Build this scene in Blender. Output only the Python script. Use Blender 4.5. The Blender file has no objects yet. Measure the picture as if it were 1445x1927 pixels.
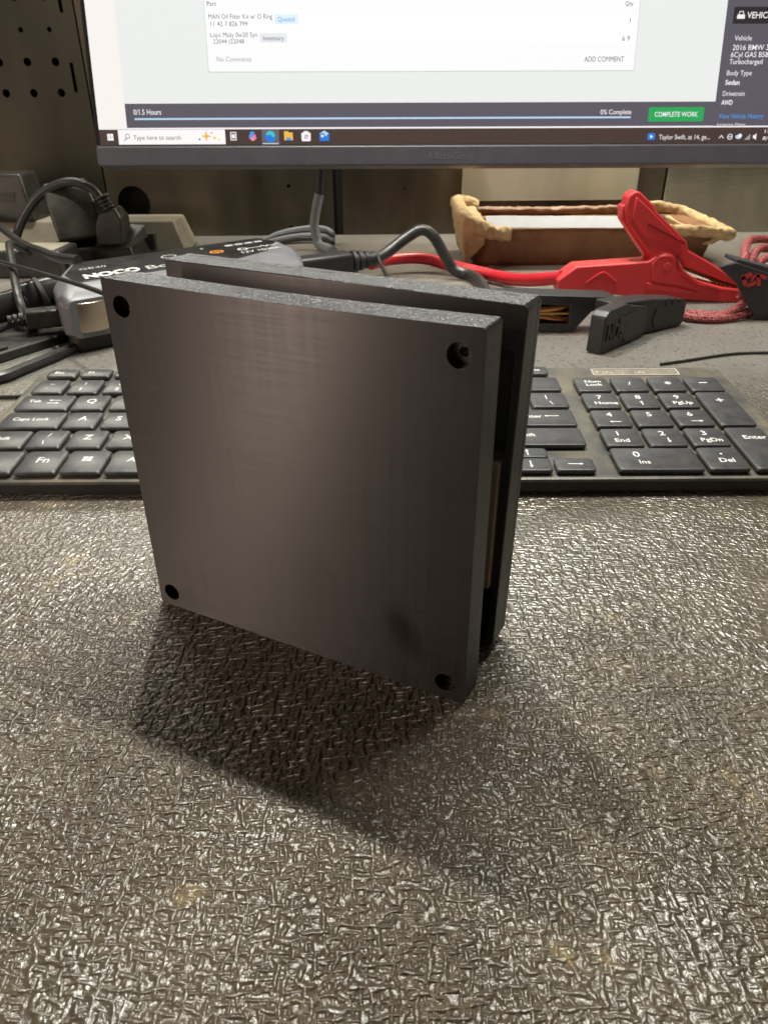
import bpy, bmesh, math, random
from mathutils import Vector, Matrix, Euler
from mathutils.geometry import tessellate_polygon
random.seed(7)
R = math.radians
S = 0.001                      # the script is written in millimetres
scn = bpy.context.scene
COL = scn.collection

# ------------------------------------------------------------------ camera
cam_data = bpy.data.cameras.new('camera')
cam_data.sensor_fit = 'VERTICAL'
cam_data.sensor_height = 36.0
cam_data.lens = 25.85
cam_data.clip_start = 0.005
cam_data.clip_end = 50
cam_data.dof.use_dof = True
cam_data.dof.focus_distance = 0.25
cam_data.dof.aperture_fstop = 42
cam = bpy.data.objects.new('camera', cam_data)
COL.objects.link(cam)
cam.matrix_world = (Matrix.Translation((0, 0, 0.1454)) @ Euler((R(90 - 29.28), 0, 0)).to_matrix().to_4x4()
                    @ Matrix.Rotation(R(-0.47), 4, 'Z'))
scn.camera = cam
scn.render.resolution_x = 767
scn.render.resolution_y = 1024
# ------------------------------------------------------------------ world and lamps
world = bpy.data.worlds.new('World')
scn.world = world
world.use_nodes = True
bg = world.node_tree.nodes['Background']
bg.inputs[0].default_value = (1.0, 0.84, 0.68, 1)
bg.inputs[1].default_value = 0.055

def area(name, loc, target, sx, sy, power, color):
    d = bpy.data.lights.new(name, 'AREA')
    d.shape = 'RECTANGLE'; d.size = sx; d.size_y = sy
    d.energy = power; d.color = color
    o = bpy.data.objects.new(name, d); COL.objects.link(o)
    o.location = loc
    return o
# shop tube light hanging over the back of the bench
bar = area('tube_light', (0.141, 0.543, 0.954), None, 0.60, 0.040, 9.0, (1.0, 0.98, 0.88))
bar.rotation_euler = (0, 0, R(-27))
# compact lamp clipped beside the tube's far end
spot = area('clip_lamp', (-0.132, 0.682, 0.95), None, 0.026, 0.026, 5.4, (1.0, 0.98, 0.88))
# warm light from the room, left of the bench
side = area('room_light', (-1.7, -0.75, 0.42), None, 0.13, 1.1, 11.5, (1.0, 0.77, 0.64))
side.rotation_euler = (Vector((-0.03, 0.18, 0.05)) - side.location).to_track_quat('-Z', 'Y').to_euler()
# second tube fixed near the wall, behind the monitor
back = area('wall_light', (0.27, 0.895, 0.40), None, 0.34, 0.03, 2.6, (1.0, 0.93, 0.78))
# small lamp under the shelf, left of the monitor
shelf = area('shelf_lamp', (-0.40, 0.90, 0.46), None, 0.26, 0.06, 1.0, (1.0, 0.96, 0.84))
shelf.rotation_euler = (Vector((-0.06, 0.25, 0.0)) - shelf.location).to_track_quat('-Z', 'Y').to_euler()
scn.view_settings.view_transform = 'Standard'
scn.view_settings.look = 'None'
scn.view_settings.exposure = 0.34
scn.view_settings.gamma = 1.0
scn.view_settings.use_curve_mapping = False

# ------------------------------------------------------------------ materials
MATS = {}
def nodes_of(m): return m.node_tree.nodes, m.node_tree.links

def mat(name, color, rough=0.5, metal=0.0, spec=0.5, coat=0.0, noise=None, bump=None, emit=None):
    """noise=(scale, amount, color2), bump=(scale, distance_mm, stretch)"""
    m = bpy.data.materials.new(name); m.use_nodes = True
    N, L = nodes_of(m); b = N['Principled BSDF']
    b.inputs['Base Color'].default_value = (*color, 1)
    b.inputs['Roughness'].default_value = rough
    b.inputs['Metallic'].default_value = metal
    b.inputs['Specular IOR Level'].default_value = spec
    b.inputs['Coat Weight'].default_value = coat
    b.inputs['Coat Roughness'].default_value = 0.15
    tc = N.new('ShaderNodeTexCoord')
    if noise:
        n = N.new('ShaderNodeTexNoise'); n.inputs['Scale'].default_value = noise[0]
        n.inputs['Detail'].default_value = 5; n.inputs['Roughness'].default_value = 0.65
        L.new(tc.outputs['Object'], n.inputs['Vector'])
        r = N.new('ShaderNodeValToRGB')
        r.color_ramp.elements[0].position = 0.5 - noise[1]; r.color_ramp.elements[1].position = 0.5 + noise[1]
        r.color_ramp.elements[0].color = (*color, 1); r.color_ramp.elements[1].color = (*noise[2], 1)
        L.new(n.outputs['Fac'], r.inputs['Fac']); L.new(r.outputs['Color'], b.inputs['Base Color'])
        mr = N.new('ShaderNodeMapRange')
        mr.inputs['To Min'].default_value = max(0.05, rough - 0.1); mr.inputs['To Max'].default_value = min(1, rough + 0.12)
        L.new(n.outputs['Fac'], mr.inputs['Value']); L.new(mr.outputs['Result'], b.inputs['Roughness'])
    if bump:
        mp = N.new('ShaderNodeMapping')
        mp.inputs['Scale'].default_value = bump[2] if len(bump) > 2 else (1, 1, 1)
        L.new(tc.outputs['Object'], mp.inputs['Vector'])
        n2 = N.new('ShaderNodeTexNoise'); n2.inputs['Scale'].default_value = bump[0]; n2.inputs['Detail'].default_value = 3
        L.new(mp.outputs['Vector'], n2.inputs['Vector'])
        bp = N.new('ShaderNodeBump'); bp.inputs['Distance'].default_value = bump[1] * S
        bp.inputs['Strength'].default_value = 1.0
        L.new(n2.outputs['Fac'], bp.inputs['Height']); L.new(bp.outputs['Normal'], b.inputs['Normal'])
    if emit:
        b.inputs['Emission Color'].default_value = (*emit[:3], 1)
        b.inputs['Emission Strength'].default_value = emit[3]
        b.inputs['Base Color'].default_value = (0.01, 0.01, 0.01, 1)
    MATS[name] = m
    return m

def srgb(r, g, b):
    f = lambda c: ((c / 255 + 0.055) / 1.055) ** 2.4 if c > 10 else c / 255 / 12.92
    return (f(r), f(g), f(b))

def screen_mat(name, rgb, k=1.0):
    k *= 0.87
    return mat(name, (0.01, 0.01, 0.01), rough=0.45, spec=0.3, emit=(*srgb(*rgb), k))

def bench_material():
    m = bpy.data.materials.new('embossed_rubber'); m.use_nodes = True
    N, L = nodes_of(m); b = N['Principled BSDF']
    tc = N.new('ShaderNodeTexCoord')
    # slight warp so that the weave wanders
    wn = N.new('ShaderNodeTexNoise'); wn.inputs['Scale'].default_value = 90; wn.inputs['Detail'].default_value = 2
    L.new(tc.outputs['Object'], wn.inputs['Vector'])
    sub = N.new('ShaderNodeVectorMath'); sub.operation = 'SUBTRACT'; sub.inputs[1].default_value = (0.5, 0.5, 0.5)
    L.new(wn.outputs['Color'], sub.inputs[0])
    sc = N.new('ShaderNodeVectorMath'); sc.operation = 'SCALE'; sc.inputs['Scale'].default_value = 0.0016
    L.new(sub.outputs[0], sc.inputs[0])
    add = N.new('ShaderNodeVectorMath'); add.operation = 'ADD'
    L.new(tc.outputs['Object'], add.inputs[0]); L.new(sc.outputs[0], add.inputs[1])
    def ridged(scale3, seed):
        mp = N.new('ShaderNodeMapping'); mp.inputs['Scale'].default_value = scale3
        mp.inputs['Location'].default_value = (seed, seed * 0.37, 0)
        L.new(add.outputs[0], mp.inputs['Vector'])
        n = N.new('ShaderNodeTexNoise'); n.inputs['Scale'].default_value = 1.0; n.inputs['Detail'].default_value = 0.6
        n.noise_dimensions = '2D'
        L.new(mp.outputs['Vector'], n.inputs['Vector'])
        mr = N.new('ShaderNodeMapRange'); mr.interpolation_type = 'SMOOTHSTEP'
        mr.inputs['From Min'].default_value = 0.36; mr.inputs['From Max'].default_value = 0.82
        L.new(n.outputs['Fac'], mr.inputs['Value'])
        return mr.outputs['Result']
    a = ridged((280, 760, 1), 3.1)
    c = ridged((720, 310, 1), 11.7)
    mx = N.new('ShaderNodeMath'); mx.operation = 'MAXIMUM'
    L.new(a, mx.inputs[0]); L.new(c, mx.inputs[1])
    fn = N.new('ShaderNodeTexNoise'); fn.inputs['Scale'].default_value = 1300; fn.inputs['Detail'].default_value = 2
    L.new(tc.outputs['Object'], fn.inputs['Vector'])
    ma = N.new('ShaderNodeMath'); ma.operation = 'MULTIPLY_ADD'; ma.inputs[1].default_value = 0.34
    L.new(fn.outputs['Fac'], ma.inputs[0]); L.new(mx.outputs[0], ma.inputs[2])
    bp = N.new('ShaderNodeBump'); bp.inputs['Distance'].default_value = 1.2 * S
    L.new(ma.outputs[0], bp.inputs['Height']); L.new(bp.outputs['Normal'], b.inputs['Normal'])
    wr = N.new('ShaderNodeTexNoise'); wr.inputs['Scale'].default_value = 19; wr.inputs['Detail'].default_value = 3
    L.new(tc.outputs['Object'], wr.inputs['Vector'])
    wm = N.new('ShaderNodeMapRange'); wm.inputs['From Min'].default_value = 0.35; wm.inputs['From Max'].default_value = 0.65
    wm.inputs['To Min'].default_value = 0.45; wm.inputs['To Max'].default_value = 1.0
    L.new(wr.outputs['Fac'], wm.inputs['Value'])
    # the stretch in front of and behind the keyboard is set smoother and glossier to brighten its sheen
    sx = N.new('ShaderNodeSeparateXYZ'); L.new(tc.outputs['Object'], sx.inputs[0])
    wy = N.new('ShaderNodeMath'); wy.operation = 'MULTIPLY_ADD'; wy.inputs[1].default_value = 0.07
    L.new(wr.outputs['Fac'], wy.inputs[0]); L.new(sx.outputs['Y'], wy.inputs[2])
    sheen_ramp = N.new('ShaderNodeMapRange'); sheen_ramp.interpolation_type = 'SMOOTHSTEP'
    sheen_ramp.inputs['From Min'].default_value = 0.165; sheen_ramp.inputs['From Max'].default_value = 0.285
    L.new(wy.outputs[0], sheen_ramp.inputs['Value'])
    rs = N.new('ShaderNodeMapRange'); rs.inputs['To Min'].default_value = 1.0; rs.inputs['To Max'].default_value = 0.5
    L.new(sheen_ramp.outputs[0], rs.inputs['Value'])
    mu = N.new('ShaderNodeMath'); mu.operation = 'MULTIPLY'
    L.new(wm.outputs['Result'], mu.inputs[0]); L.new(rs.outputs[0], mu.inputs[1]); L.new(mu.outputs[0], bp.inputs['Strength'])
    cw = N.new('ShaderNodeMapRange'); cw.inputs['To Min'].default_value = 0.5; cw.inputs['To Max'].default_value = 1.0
    L.new(sheen_ramp.outputs[0], cw.inputs['Value']); L.new(cw.outputs[0], b.inputs['Coat Weight'])
    # colour: worn dark rubber with tan dirt pressed into it
    d = N.new('ShaderNodeTexNoise'); d.inputs['Scale'].default_value = 38; d.inputs['Detail'].default_value = 7
    d.inputs['Roughness'].default_value = 0.7
    L.new(tc.outputs['Object'], d.inputs['Vector'])
    r = N.new('ShaderNodeValToRGB')
    e = r.color_ramp.elements
    e[0].position = 0.38; e[0].color = (0.064, 0.048, 0.028, 1)
    e[1].position = 0.60; e[1].color = (0.116, 0.092, 0.058, 1)
    x = e.new(0.72); x.color = (0.34, 0.25, 0.11, 1)
    L.new(d.outputs['Fac'], r.inputs['Fac']); # settled grey dust with dark specks on the far part of the bench
    far = N.new('ShaderNodeMapRange'); far.interpolation_type = 'SMOOTHSTEP'
    far.inputs['From Min'].default_value = 0.36; far.inputs['From Max'].default_value = 0.50
    L.new(wy.outputs[0], far.inputs['Value'])
    vo = N.new('ShaderNodeTexVoronoi'); vo.inputs['Scale'].default_value = 210
    L.new(tc.outputs['Object'], vo.inputs['Vector'])
    vr = N.new('ShaderNodeValToRGB'); ve = vr.color_ramp.elements
    ve[0].position = 0.12; ve[0].color = (0.05, 0.047, 0.042, 1); ve[1].position = 0.30; ve[1].color = (0.19, 0.18, 0.16, 1)
    L.new(vo.outputs['Distance'], vr.inputs['Fac'])
    mixc = N.new('ShaderNodeMix'); mixc.data_type = 'RGBA'
    L.new(far.outputs[0], mixc.inputs['Factor']); L.new(r.outputs['Color'], mixc.inputs['A']); L.new(vr.outputs['Color'], mixc.inputs['B'])
    L.new(mixc.outputs['Result'], b.inputs['Base Color'])
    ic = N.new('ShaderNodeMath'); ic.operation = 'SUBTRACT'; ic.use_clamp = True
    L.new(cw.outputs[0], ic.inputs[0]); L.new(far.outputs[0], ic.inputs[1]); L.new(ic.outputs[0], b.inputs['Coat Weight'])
    d2 = N.new('ShaderNodeTexNoise'); d2.inputs['Scale'].default_value = 14; d2.inputs['Detail'].default_value = 4
    L.new(tc.outputs['Object'], d2.inputs['Vector'])
    rr = N.new('ShaderNodeMapRange'); rr.inputs['From Min'].default_value = 0.35; rr.inputs['From Max'].default_value = 0.65
    rr.inputs['To Min'].default_value = 0.32; rr.inputs['To Max'].default_value = 0.50
    L.new(d2.outputs['Fac'], rr.inputs['Value']); L.new(rr.outputs['Result'], b.inputs['Roughness'])
    b.inputs['IOR'].default_value = 1.55
    b.inputs['Specular IOR Level'].default_value = 0.5
    b.inputs['Sheen Weight'].default_value = 1.0; b.inputs['Sheen Roughness'].default_value = 0.32
    b.inputs['Sheen Tint'].default_value = (0.95, 0.93, 0.85, 1)
    b.inputs['Coat IOR'].default_value = 1.9
    b.inputs['Coat Roughness'].default_value = 0.26
    L.new(bp.outputs['Normal'], b.inputs['Coat Normal'])
    MATS['bench'] = m

def print_material(name, base, rough, face=True, grain=0.9):
    """3D printed black plastic: fine parallel extrusion lines"""
    m = bpy.data.materials.new(name); m.use_nodes = True
    N, L = nodes_of(m); b = N['Principled BSDF']
    b.inputs['Specular IOR Level'].default_value = 0.6
    tc = N.new('ShaderNodeTexCoord')
    mp = N.new('ShaderNodeMapping')
    mp.inputs['Scale'].default_value = (60, 60, 2600) if face else (900, 1500, 40)
    L.new(tc.outputs['Object'], mp.inputs['Vector'])
    n = N.new('ShaderNodeTexNoise'); n.inputs['Scale'].default_value = 1; n.inputs['Detail'].default_value = 2
    L.new(mp.outputs['Vector'], n.inputs['Vector'])
    bp = N.new('ShaderNodeBump'); bp.inputs['Distance'].default_value = (0.006 if face else grain) * S
    L.new(n.outputs['Fac'], bp.inputs['Height']); L.new(bp.outputs['Normal'], b.inputs['Normal'])
    if face:
        t = N.new('ShaderNodeTangent'); t.direction_type = 'UV_MAP'; t.uv_map = 'UVMap'
        L.new(t.outputs['Tangent'], b.inputs['Tangent'])
        b.inputs['Anisotropic'].default_value = 0.92
        b.inputs['Anisotropic Rotation'].default_value = ANISO
    mp2 = N.new('ShaderNodeMapping'); mp2.inputs['Scale'].default_value = (520, 520, 12)
    L.new(tc.outputs['Object'], mp2.inputs['Vector'])
    n2 = N.new('ShaderNodeTexNoise'); n2.inputs['Scale'].default_value = 1; n2.inputs['Detail'].default_value = 4
    L.new(mp2.outputs['Vector'], n2.inputs['Vector'])
    mp4 = N.new('ShaderNodeMapping'); mp4.inputs['Scale'].default_value = (34, 34, 1000)
    L.new(tc.outputs['Object'], mp4.inputs['Vector'])
    n4 = N.new('ShaderNodeTexNoise'); n4.inputs['Scale'].default_value = 1; n4.inputs['Detail'].default_value = 3
    L.new(mp4.outputs['Vector'], n4.inputs['Vector'])
    n3 = N.new('ShaderNodeTexNoise'); n3.inputs['Scale'].default_value = 22; n3.inputs['Detail'].default_value = 5
    L.new(tc.outputs['Object'], n3.inputs['Vector'])
    a1 = N.new('ShaderNodeMath'); a1.operation = 'ADD'; L.new(n2.outputs['Fac'], a1.inputs[0]); L.new(n4.outputs['Fac'], a1.inputs[1])
    a2 = N.new('ShaderNodeMath'); a2.operation = 'ADD'; L.new(a1.outputs[0], a2.inputs[0]); L.new(n3.outputs['Fac'], a2.inputs[1])
    mr0 = N.new('ShaderNodeMapRange'); mr0.inputs['From Min'].default_value = 1.1; mr0.inputs['From Max'].default_value = 1.9
    L.new(a2.outputs[0], mr0.inputs['Value'])
    r = N.new('ShaderNodeValToRGB'); e = r.color_ramp.elements
    e[0].position = 0.0; e[0].color = (*[c * 0.75 for c in base], 1)
    e[1].position = 1.0; e[1].color = (*[c * 1.3 for c in base], 1)
    L.new(mr0.outputs[0], r.inputs['Fac']); L.new(r.outputs['Color'], b.inputs['Base Color'])
    mr = N.new('ShaderNodeMapRange'); mr.inputs['From Min'].default_value = 1.1; mr.inputs['From Max'].default_value = 1.9
    mr.inputs['To Min'].default_value = rough - 0.07; mr.inputs['To Max'].default_value = rough + 0.07
    L.new(a2.outputs[0], mr.inputs['Value']); L.new(mr.outputs['Result'], b.inputs['Roughness'])
    if face:   # a greasy thumb print near the lower corner
        mp5 = N.new('ShaderNodeMapping'); mp5.vector_type = 'TEXTURE'
        mp5.inputs['Location'].default_value = (0.0885, 0, 0.0195); mp5.inputs['Rotation'].default_value = (0, R(-32), 0)
        mp5.inputs['Scale'].default_value = (0.0066, 1, 0.0115)
        L.new(tc.outputs['Object'], mp5.inputs['Vector'])
        ln = N.new('ShaderNodeVectorMath'); ln.operation = 'LENGTH'; L.new(mp5.outputs['Vector'], ln.inputs[0])
        ad = N.new('ShaderNodeMath'); ad.operation = 'MULTIPLY_ADD'; ad.inputs[1].default_value = 1.3
        L.new(n3.outputs['Fac'], ad.inputs[0]); L.new(ln.outputs['Value'], ad.inputs[2])
        sm = N.new('ShaderNodeMapRange'); sm.inputs['From Min'].default_value = 1.05; sm.inputs['From Max'].default_value = 1.75
        sm.inputs['To Min'].default_value = 0.3; sm.inputs['To Max'].default_value = 0.78
        L.new(ad.outputs[0], sm.inputs['Value']); L.new(sm.outputs['Result'], b.inputs['Specular IOR Level'])
    MATS[name] = m
ANISO = 0.25

def steel_material(name, c1, c2, rough, metal=0.8):
    m = bpy.data.materials.new(name); m.use_nodes = True
    N, L = nodes_of(m); b = N['Principled BSDF']
    b.inputs['Metallic'].default_value = metal
    tc = N.new('ShaderNodeTexCoord')
    mp = N.new('ShaderNodeMapping'); mp.inputs['Scale'].default_value = (1, 1, 0.25)
    L.new(tc.outputs['Object'], mp.inputs['Vector'])
    n = N.new('ShaderNodeTexNoise'); n.inputs['Scale'].default_value = 11; n.inputs['Detail'].default_value = 6
    L.new(mp.outputs['Vector'], n.inputs['Vector'])
    r = N.new('ShaderNodeValToRGB'); e = r.color_ramp.elements
    e[0].position = 0.36; e[0].color = (*c1, 1); e[1].position = 0.64; e[1].color = (*c2, 1)
    L.new(n.outputs['Fac'], r.inputs['Fac']); L.new(r.outputs['Color'], b.inputs['Base Color'])
    mp2 = N.new('ShaderNodeMapping'); mp2.inputs['Scale'].default_value = (20, 20, 1600)
    L.new(tc.outputs['Object'], mp2.inputs['Vector'])
    n2 = N.new('ShaderNodeTexNoise'); n2.inputs['Scale'].default_value = 1; n2.inputs['Detail'].default_value = 2
    L.new(mp2.outputs['Vector'], n2.inputs['Vector'])
    n4 = N.new('ShaderNodeTexNoise'); n4.inputs['Scale'].default_value = 7; n4.inputs['Detail'].default_value = 1
    L.new(tc.outputs['Object'], n4.inputs['Vector'])
    bp0 = N.new('ShaderNodeBump'); bp0.inputs['Distance'].default_value = 6 * S
    L.new(n4.outputs['Fac'], bp0.inputs['Height'])
    bp = N.new('ShaderNodeBump'); bp.inputs['Distance'].default_value = 0.06 * S
    L.new(n2.outputs['Fac'], bp.inputs['Height']); L.new(bp0.outputs['Normal'], bp.inputs['Normal'])
    L.new(bp.outputs['Normal'], b.inputs['Normal'])
    b.inputs['Roughness'].default_value = rough
    MATS[name] = m

def braid_material():
    m = bpy.data.materials.new('red_braid'); m.use_nodes = True
    N, L = nodes_of(m); b = N['Principled BSDF']
    tc = N.new('ShaderNodeTexCoord')
    v = N.new('ShaderNodeTexVoronoi'); v.inputs['Scale'].default_value = 700
    L.new(tc.outputs['Object'], v.inputs['Vector'])
    r = N.new('ShaderNodeValToRGB'); e = r.color_ramp.elements
    e[0].position = 0.15; e[0].color = (0.55, 0.16, 0.15, 1); e[1].position = 0.75; e[1].color = (0.16, 0.012, 0.015, 1)
    L.new(v.outputs['Distance'], r.inputs['Fac']); L.new(r.outputs['Color'], b.inputs['Base Color'])
    bp = N.new('ShaderNodeBump'); bp.inputs['Distance'].default_value = 0.6 * S; bp.invert = True
    L.new(v.outputs['Distance'], bp.inputs['Height']); L.new(bp.outputs['Normal'], b.inputs['Normal'])
    b.inputs['Roughness'].default_value = 0.6
    MATS['red_braid'] = m

bench_material()
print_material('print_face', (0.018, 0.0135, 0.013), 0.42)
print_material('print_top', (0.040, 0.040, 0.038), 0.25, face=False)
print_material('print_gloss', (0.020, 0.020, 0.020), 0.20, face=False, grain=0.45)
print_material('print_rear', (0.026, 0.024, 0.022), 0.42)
steel_material('steel_brown', (0.060, 0.050, 0.036), (0.175, 0.145, 0.105), 0.26)
steel_material('steel_olive', (0.032, 0.030, 0.022), (0.055, 0.049, 0.035), 0.48)
steel_material('steel_reflection', (0.52, 0.49, 0.38), (0.70, 0.66, 0.52), 0.30, 0.7)
steel_material('steel_bright', (0.28, 0.265, 0.21), (0.52, 0.49, 0.40), 0.20, 0.95)
braid_material()
mat('dark_void', (0.008, 0.007, 0.006), 0.9)
mat('monitor_plastic', (0.060, 0.060, 0.074), 0.42, noise=(60, 0.3, (0.075, 0.074, 0.088)))
mat('bezel_black', (0.008, 0.008, 0.010), 0.3)
mat('logo_grey', (0.11, 0.11, 0.125), 0.4)
mat('key_plastic', (0.040, 0.043, 0.051), 0.35, noise=(130, 0.22, (0.085, 0.083, 0.080)), bump=(900, 0.05))
mat('keyboard_plastic', (0.082, 0.083, 0.086), 0.36, noise=(38, 0.16, (0.21, 0.185, 0.135)), bump=(700, 0.06))
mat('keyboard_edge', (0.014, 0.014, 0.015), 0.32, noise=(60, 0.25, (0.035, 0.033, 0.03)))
mat('legend_white', (0.80, 0.80, 0.78), 0.6)
mat('label_grey', (0.16, 0.15, 0.13), 0.5, noise=(120, 0.2, (0.28, 0.25, 0.18)))
mat('label_print', (0.55, 0.52, 0.42), 0.6)
mat('cable_black', (0.018, 0.018, 0.020), 0.36, noise=(90, 0.25, (0.045, 0.043, 0.040)))
mat('cable_grey', (0.17, 0.19, 0.21), 0.5, noise=(120, 0.25, (0.26, 0.28, 0.29)))
mat('cable_red', (0.60, 0.018, 0.030), 0.34, noise=(60, 0.3, (0.46, 0.02, 0.03)))
mat('clamp_red', (0.70, 0.042, 0.048), 0.42, noise=(70, 0.3, (0.60, 0.045, 0.048)), bump=(900, 0.05))
mat('clamp_black', (0.018, 0.019, 0.020), 0.42, noise=(80, 0.25, (0.038, 0.038, 0.038)), bump=(900, 0.05))
mat('copper', (0.62, 0.26, 0.10), 0.28, metal=1.0)
mat('brass', (0.75, 0.50, 0.18), 0.3, metal=1.0)
mat('clay_brown', (0.17, 0.074, 0.030), 0.45, noise=(45, 0.2, (0.28, 0.135, 0.06)), bump=(260, 0.6))
mat('clay_tan', (0.60, 0.45, 0.25), 0.85, noise=(70, 0.22, (0.42, 0.29, 0.14)), bump=(220, 1.4))
mat('white_plastic', (0.62, 0.66, 0.72), 0.4, noise=(90, 0.3, (0.52, 0.56, 0.62)))
mat('screw_steel', (0.085, 0.082, 0.08), 0.28, metal=0.8)
mat('lit_brown', (0.20, 0.15, 0.11), 0.5, noise=(60, 0.25, (0.28, 0.22, 0.16)))
mat('hose_black', (0.014, 0.014, 0.016), 0.22, noise=(60, 0.25, (0.035, 0.034, 0.032)))
mat('seam_dark', (0.20, 0.010, 0.012), 0.6)
mat('strap_black', (0.022, 0.023, 0.028), 0.75, noise=(200, 0.3, (0.045, 0.047, 0.055)), bump=(1100, 0.35))
mat('logo_red', (0.55, 0.035, 0.03), 0.6)
mat('silver_plastic', (0.15, 0.155, 0.17), 0.36, noise=(60, 0.25, (0.21, 0.21, 0.22)))
mat('label_black', (0.012, 0.012, 0.014), 0.28, noise=(50, 0.2, (0.03, 0.03, 0.03)))
mat('rubber_dark', (0.022, 0.021, 0.019), 0.6, noise=(80, 0.25, (0.045, 0.04, 0.034)))
mat('lens_reflector', (0.55, 0.47, 0.38), 0.22, metal=0.9, noise=(25, 0.3, (0.40, 0.32, 0.25)))
mat('print_white', (0.72, 0.72, 0.70), 0.5)
mat('print_grey', (0.42, 0.42, 0.40), 0.5)
mat('print_orange', (0.70, 0.26, 0.03), 0.5)
mat('adapter_black', (0.013, 0.013, 0.014), 0.38, noise=(60, 0.2, (0.045, 0.043, 0.034)))
mat('adapter_dusty', (0.018, 0.018, 0.017), 0.40, noise=(45, 0.2, (0.060, 0.058, 0.046)))
mat('strip_beige', (0.24, 0.22, 0.165), 0.55, noise=(50, 0.25, (0.33, 0.30, 0.23)))
# screen colours (the screen gives off light)
screen_mat('px_white', (244, 244, 240), 1.0)
screen_mat('px_page', (226, 228, 226), 1.0)
screen_mat('px_card', (240, 241, 240), 1.0)
screen_mat('px_row', (247, 247, 247), 1.0)
screen_mat('px_left', (238, 232, 228), 1.0)
screen_mat('px_slate', (86, 82, 92), 1.0)
screen_mat('px_slate_dark', (34, 30, 36), 1.0)
screen_mat('px_taskbar', (66, 50, 46), 1.0)
screen_mat('px_search', (243, 238, 238), 1.0)
screen_mat('px_text', (70, 72, 76), 1.0)
screen_mat('px_text_soft', (150, 152, 154), 1.0)
screen_mat('px_rule', (198, 198, 202), 1.0)
screen_mat('px_blue', (70, 150, 220), 1.0)
screen_mat('px_pale_blue', (216, 232, 244), 1.0)
screen_mat('px_pale_grey', (224, 226, 230), 1.0)
screen_mat('px_progress', (176, 206, 232), 1.0)
screen_mat('px_green', (34, 160, 84), 1.0)
screen_mat('px_light', (236, 232, 236), 1.0)
screen_mat('px_gold', (236, 178, 60), 1.0)
screen_mat('px_pink', (232, 110, 170), 1.0)
screen_mat('px_teal', (60, 190, 190), 1.0)
screen_mat('px_edge_blue', (30, 120, 215), 1.0)
screen_mat('px_tile', (98, 92, 98), 1.0)

# ------------------------------------------------------------------ helpers
def link(o, parent=None):
    COL.objects.link(o)
    if parent: o.parent = parent
    return o

def tag(o, label=None, cat=None, group=None, kind=None):
    if label: o['label'] = label
    if cat: o['category'] = cat
    if group: o['group'] = group
    if kind: o['kind'] = kind
    return o

def thing(name, loc, label, cat, rot=(0, 0, 0), group=None):
    o = bpy.data.objects.new(name, None)
    o.empty_display_size = 0.02
    o.location = Vector(loc) * S
    o.rotation_euler = rot
    link(o); tag(o, label, cat, group)
    return o

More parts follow.
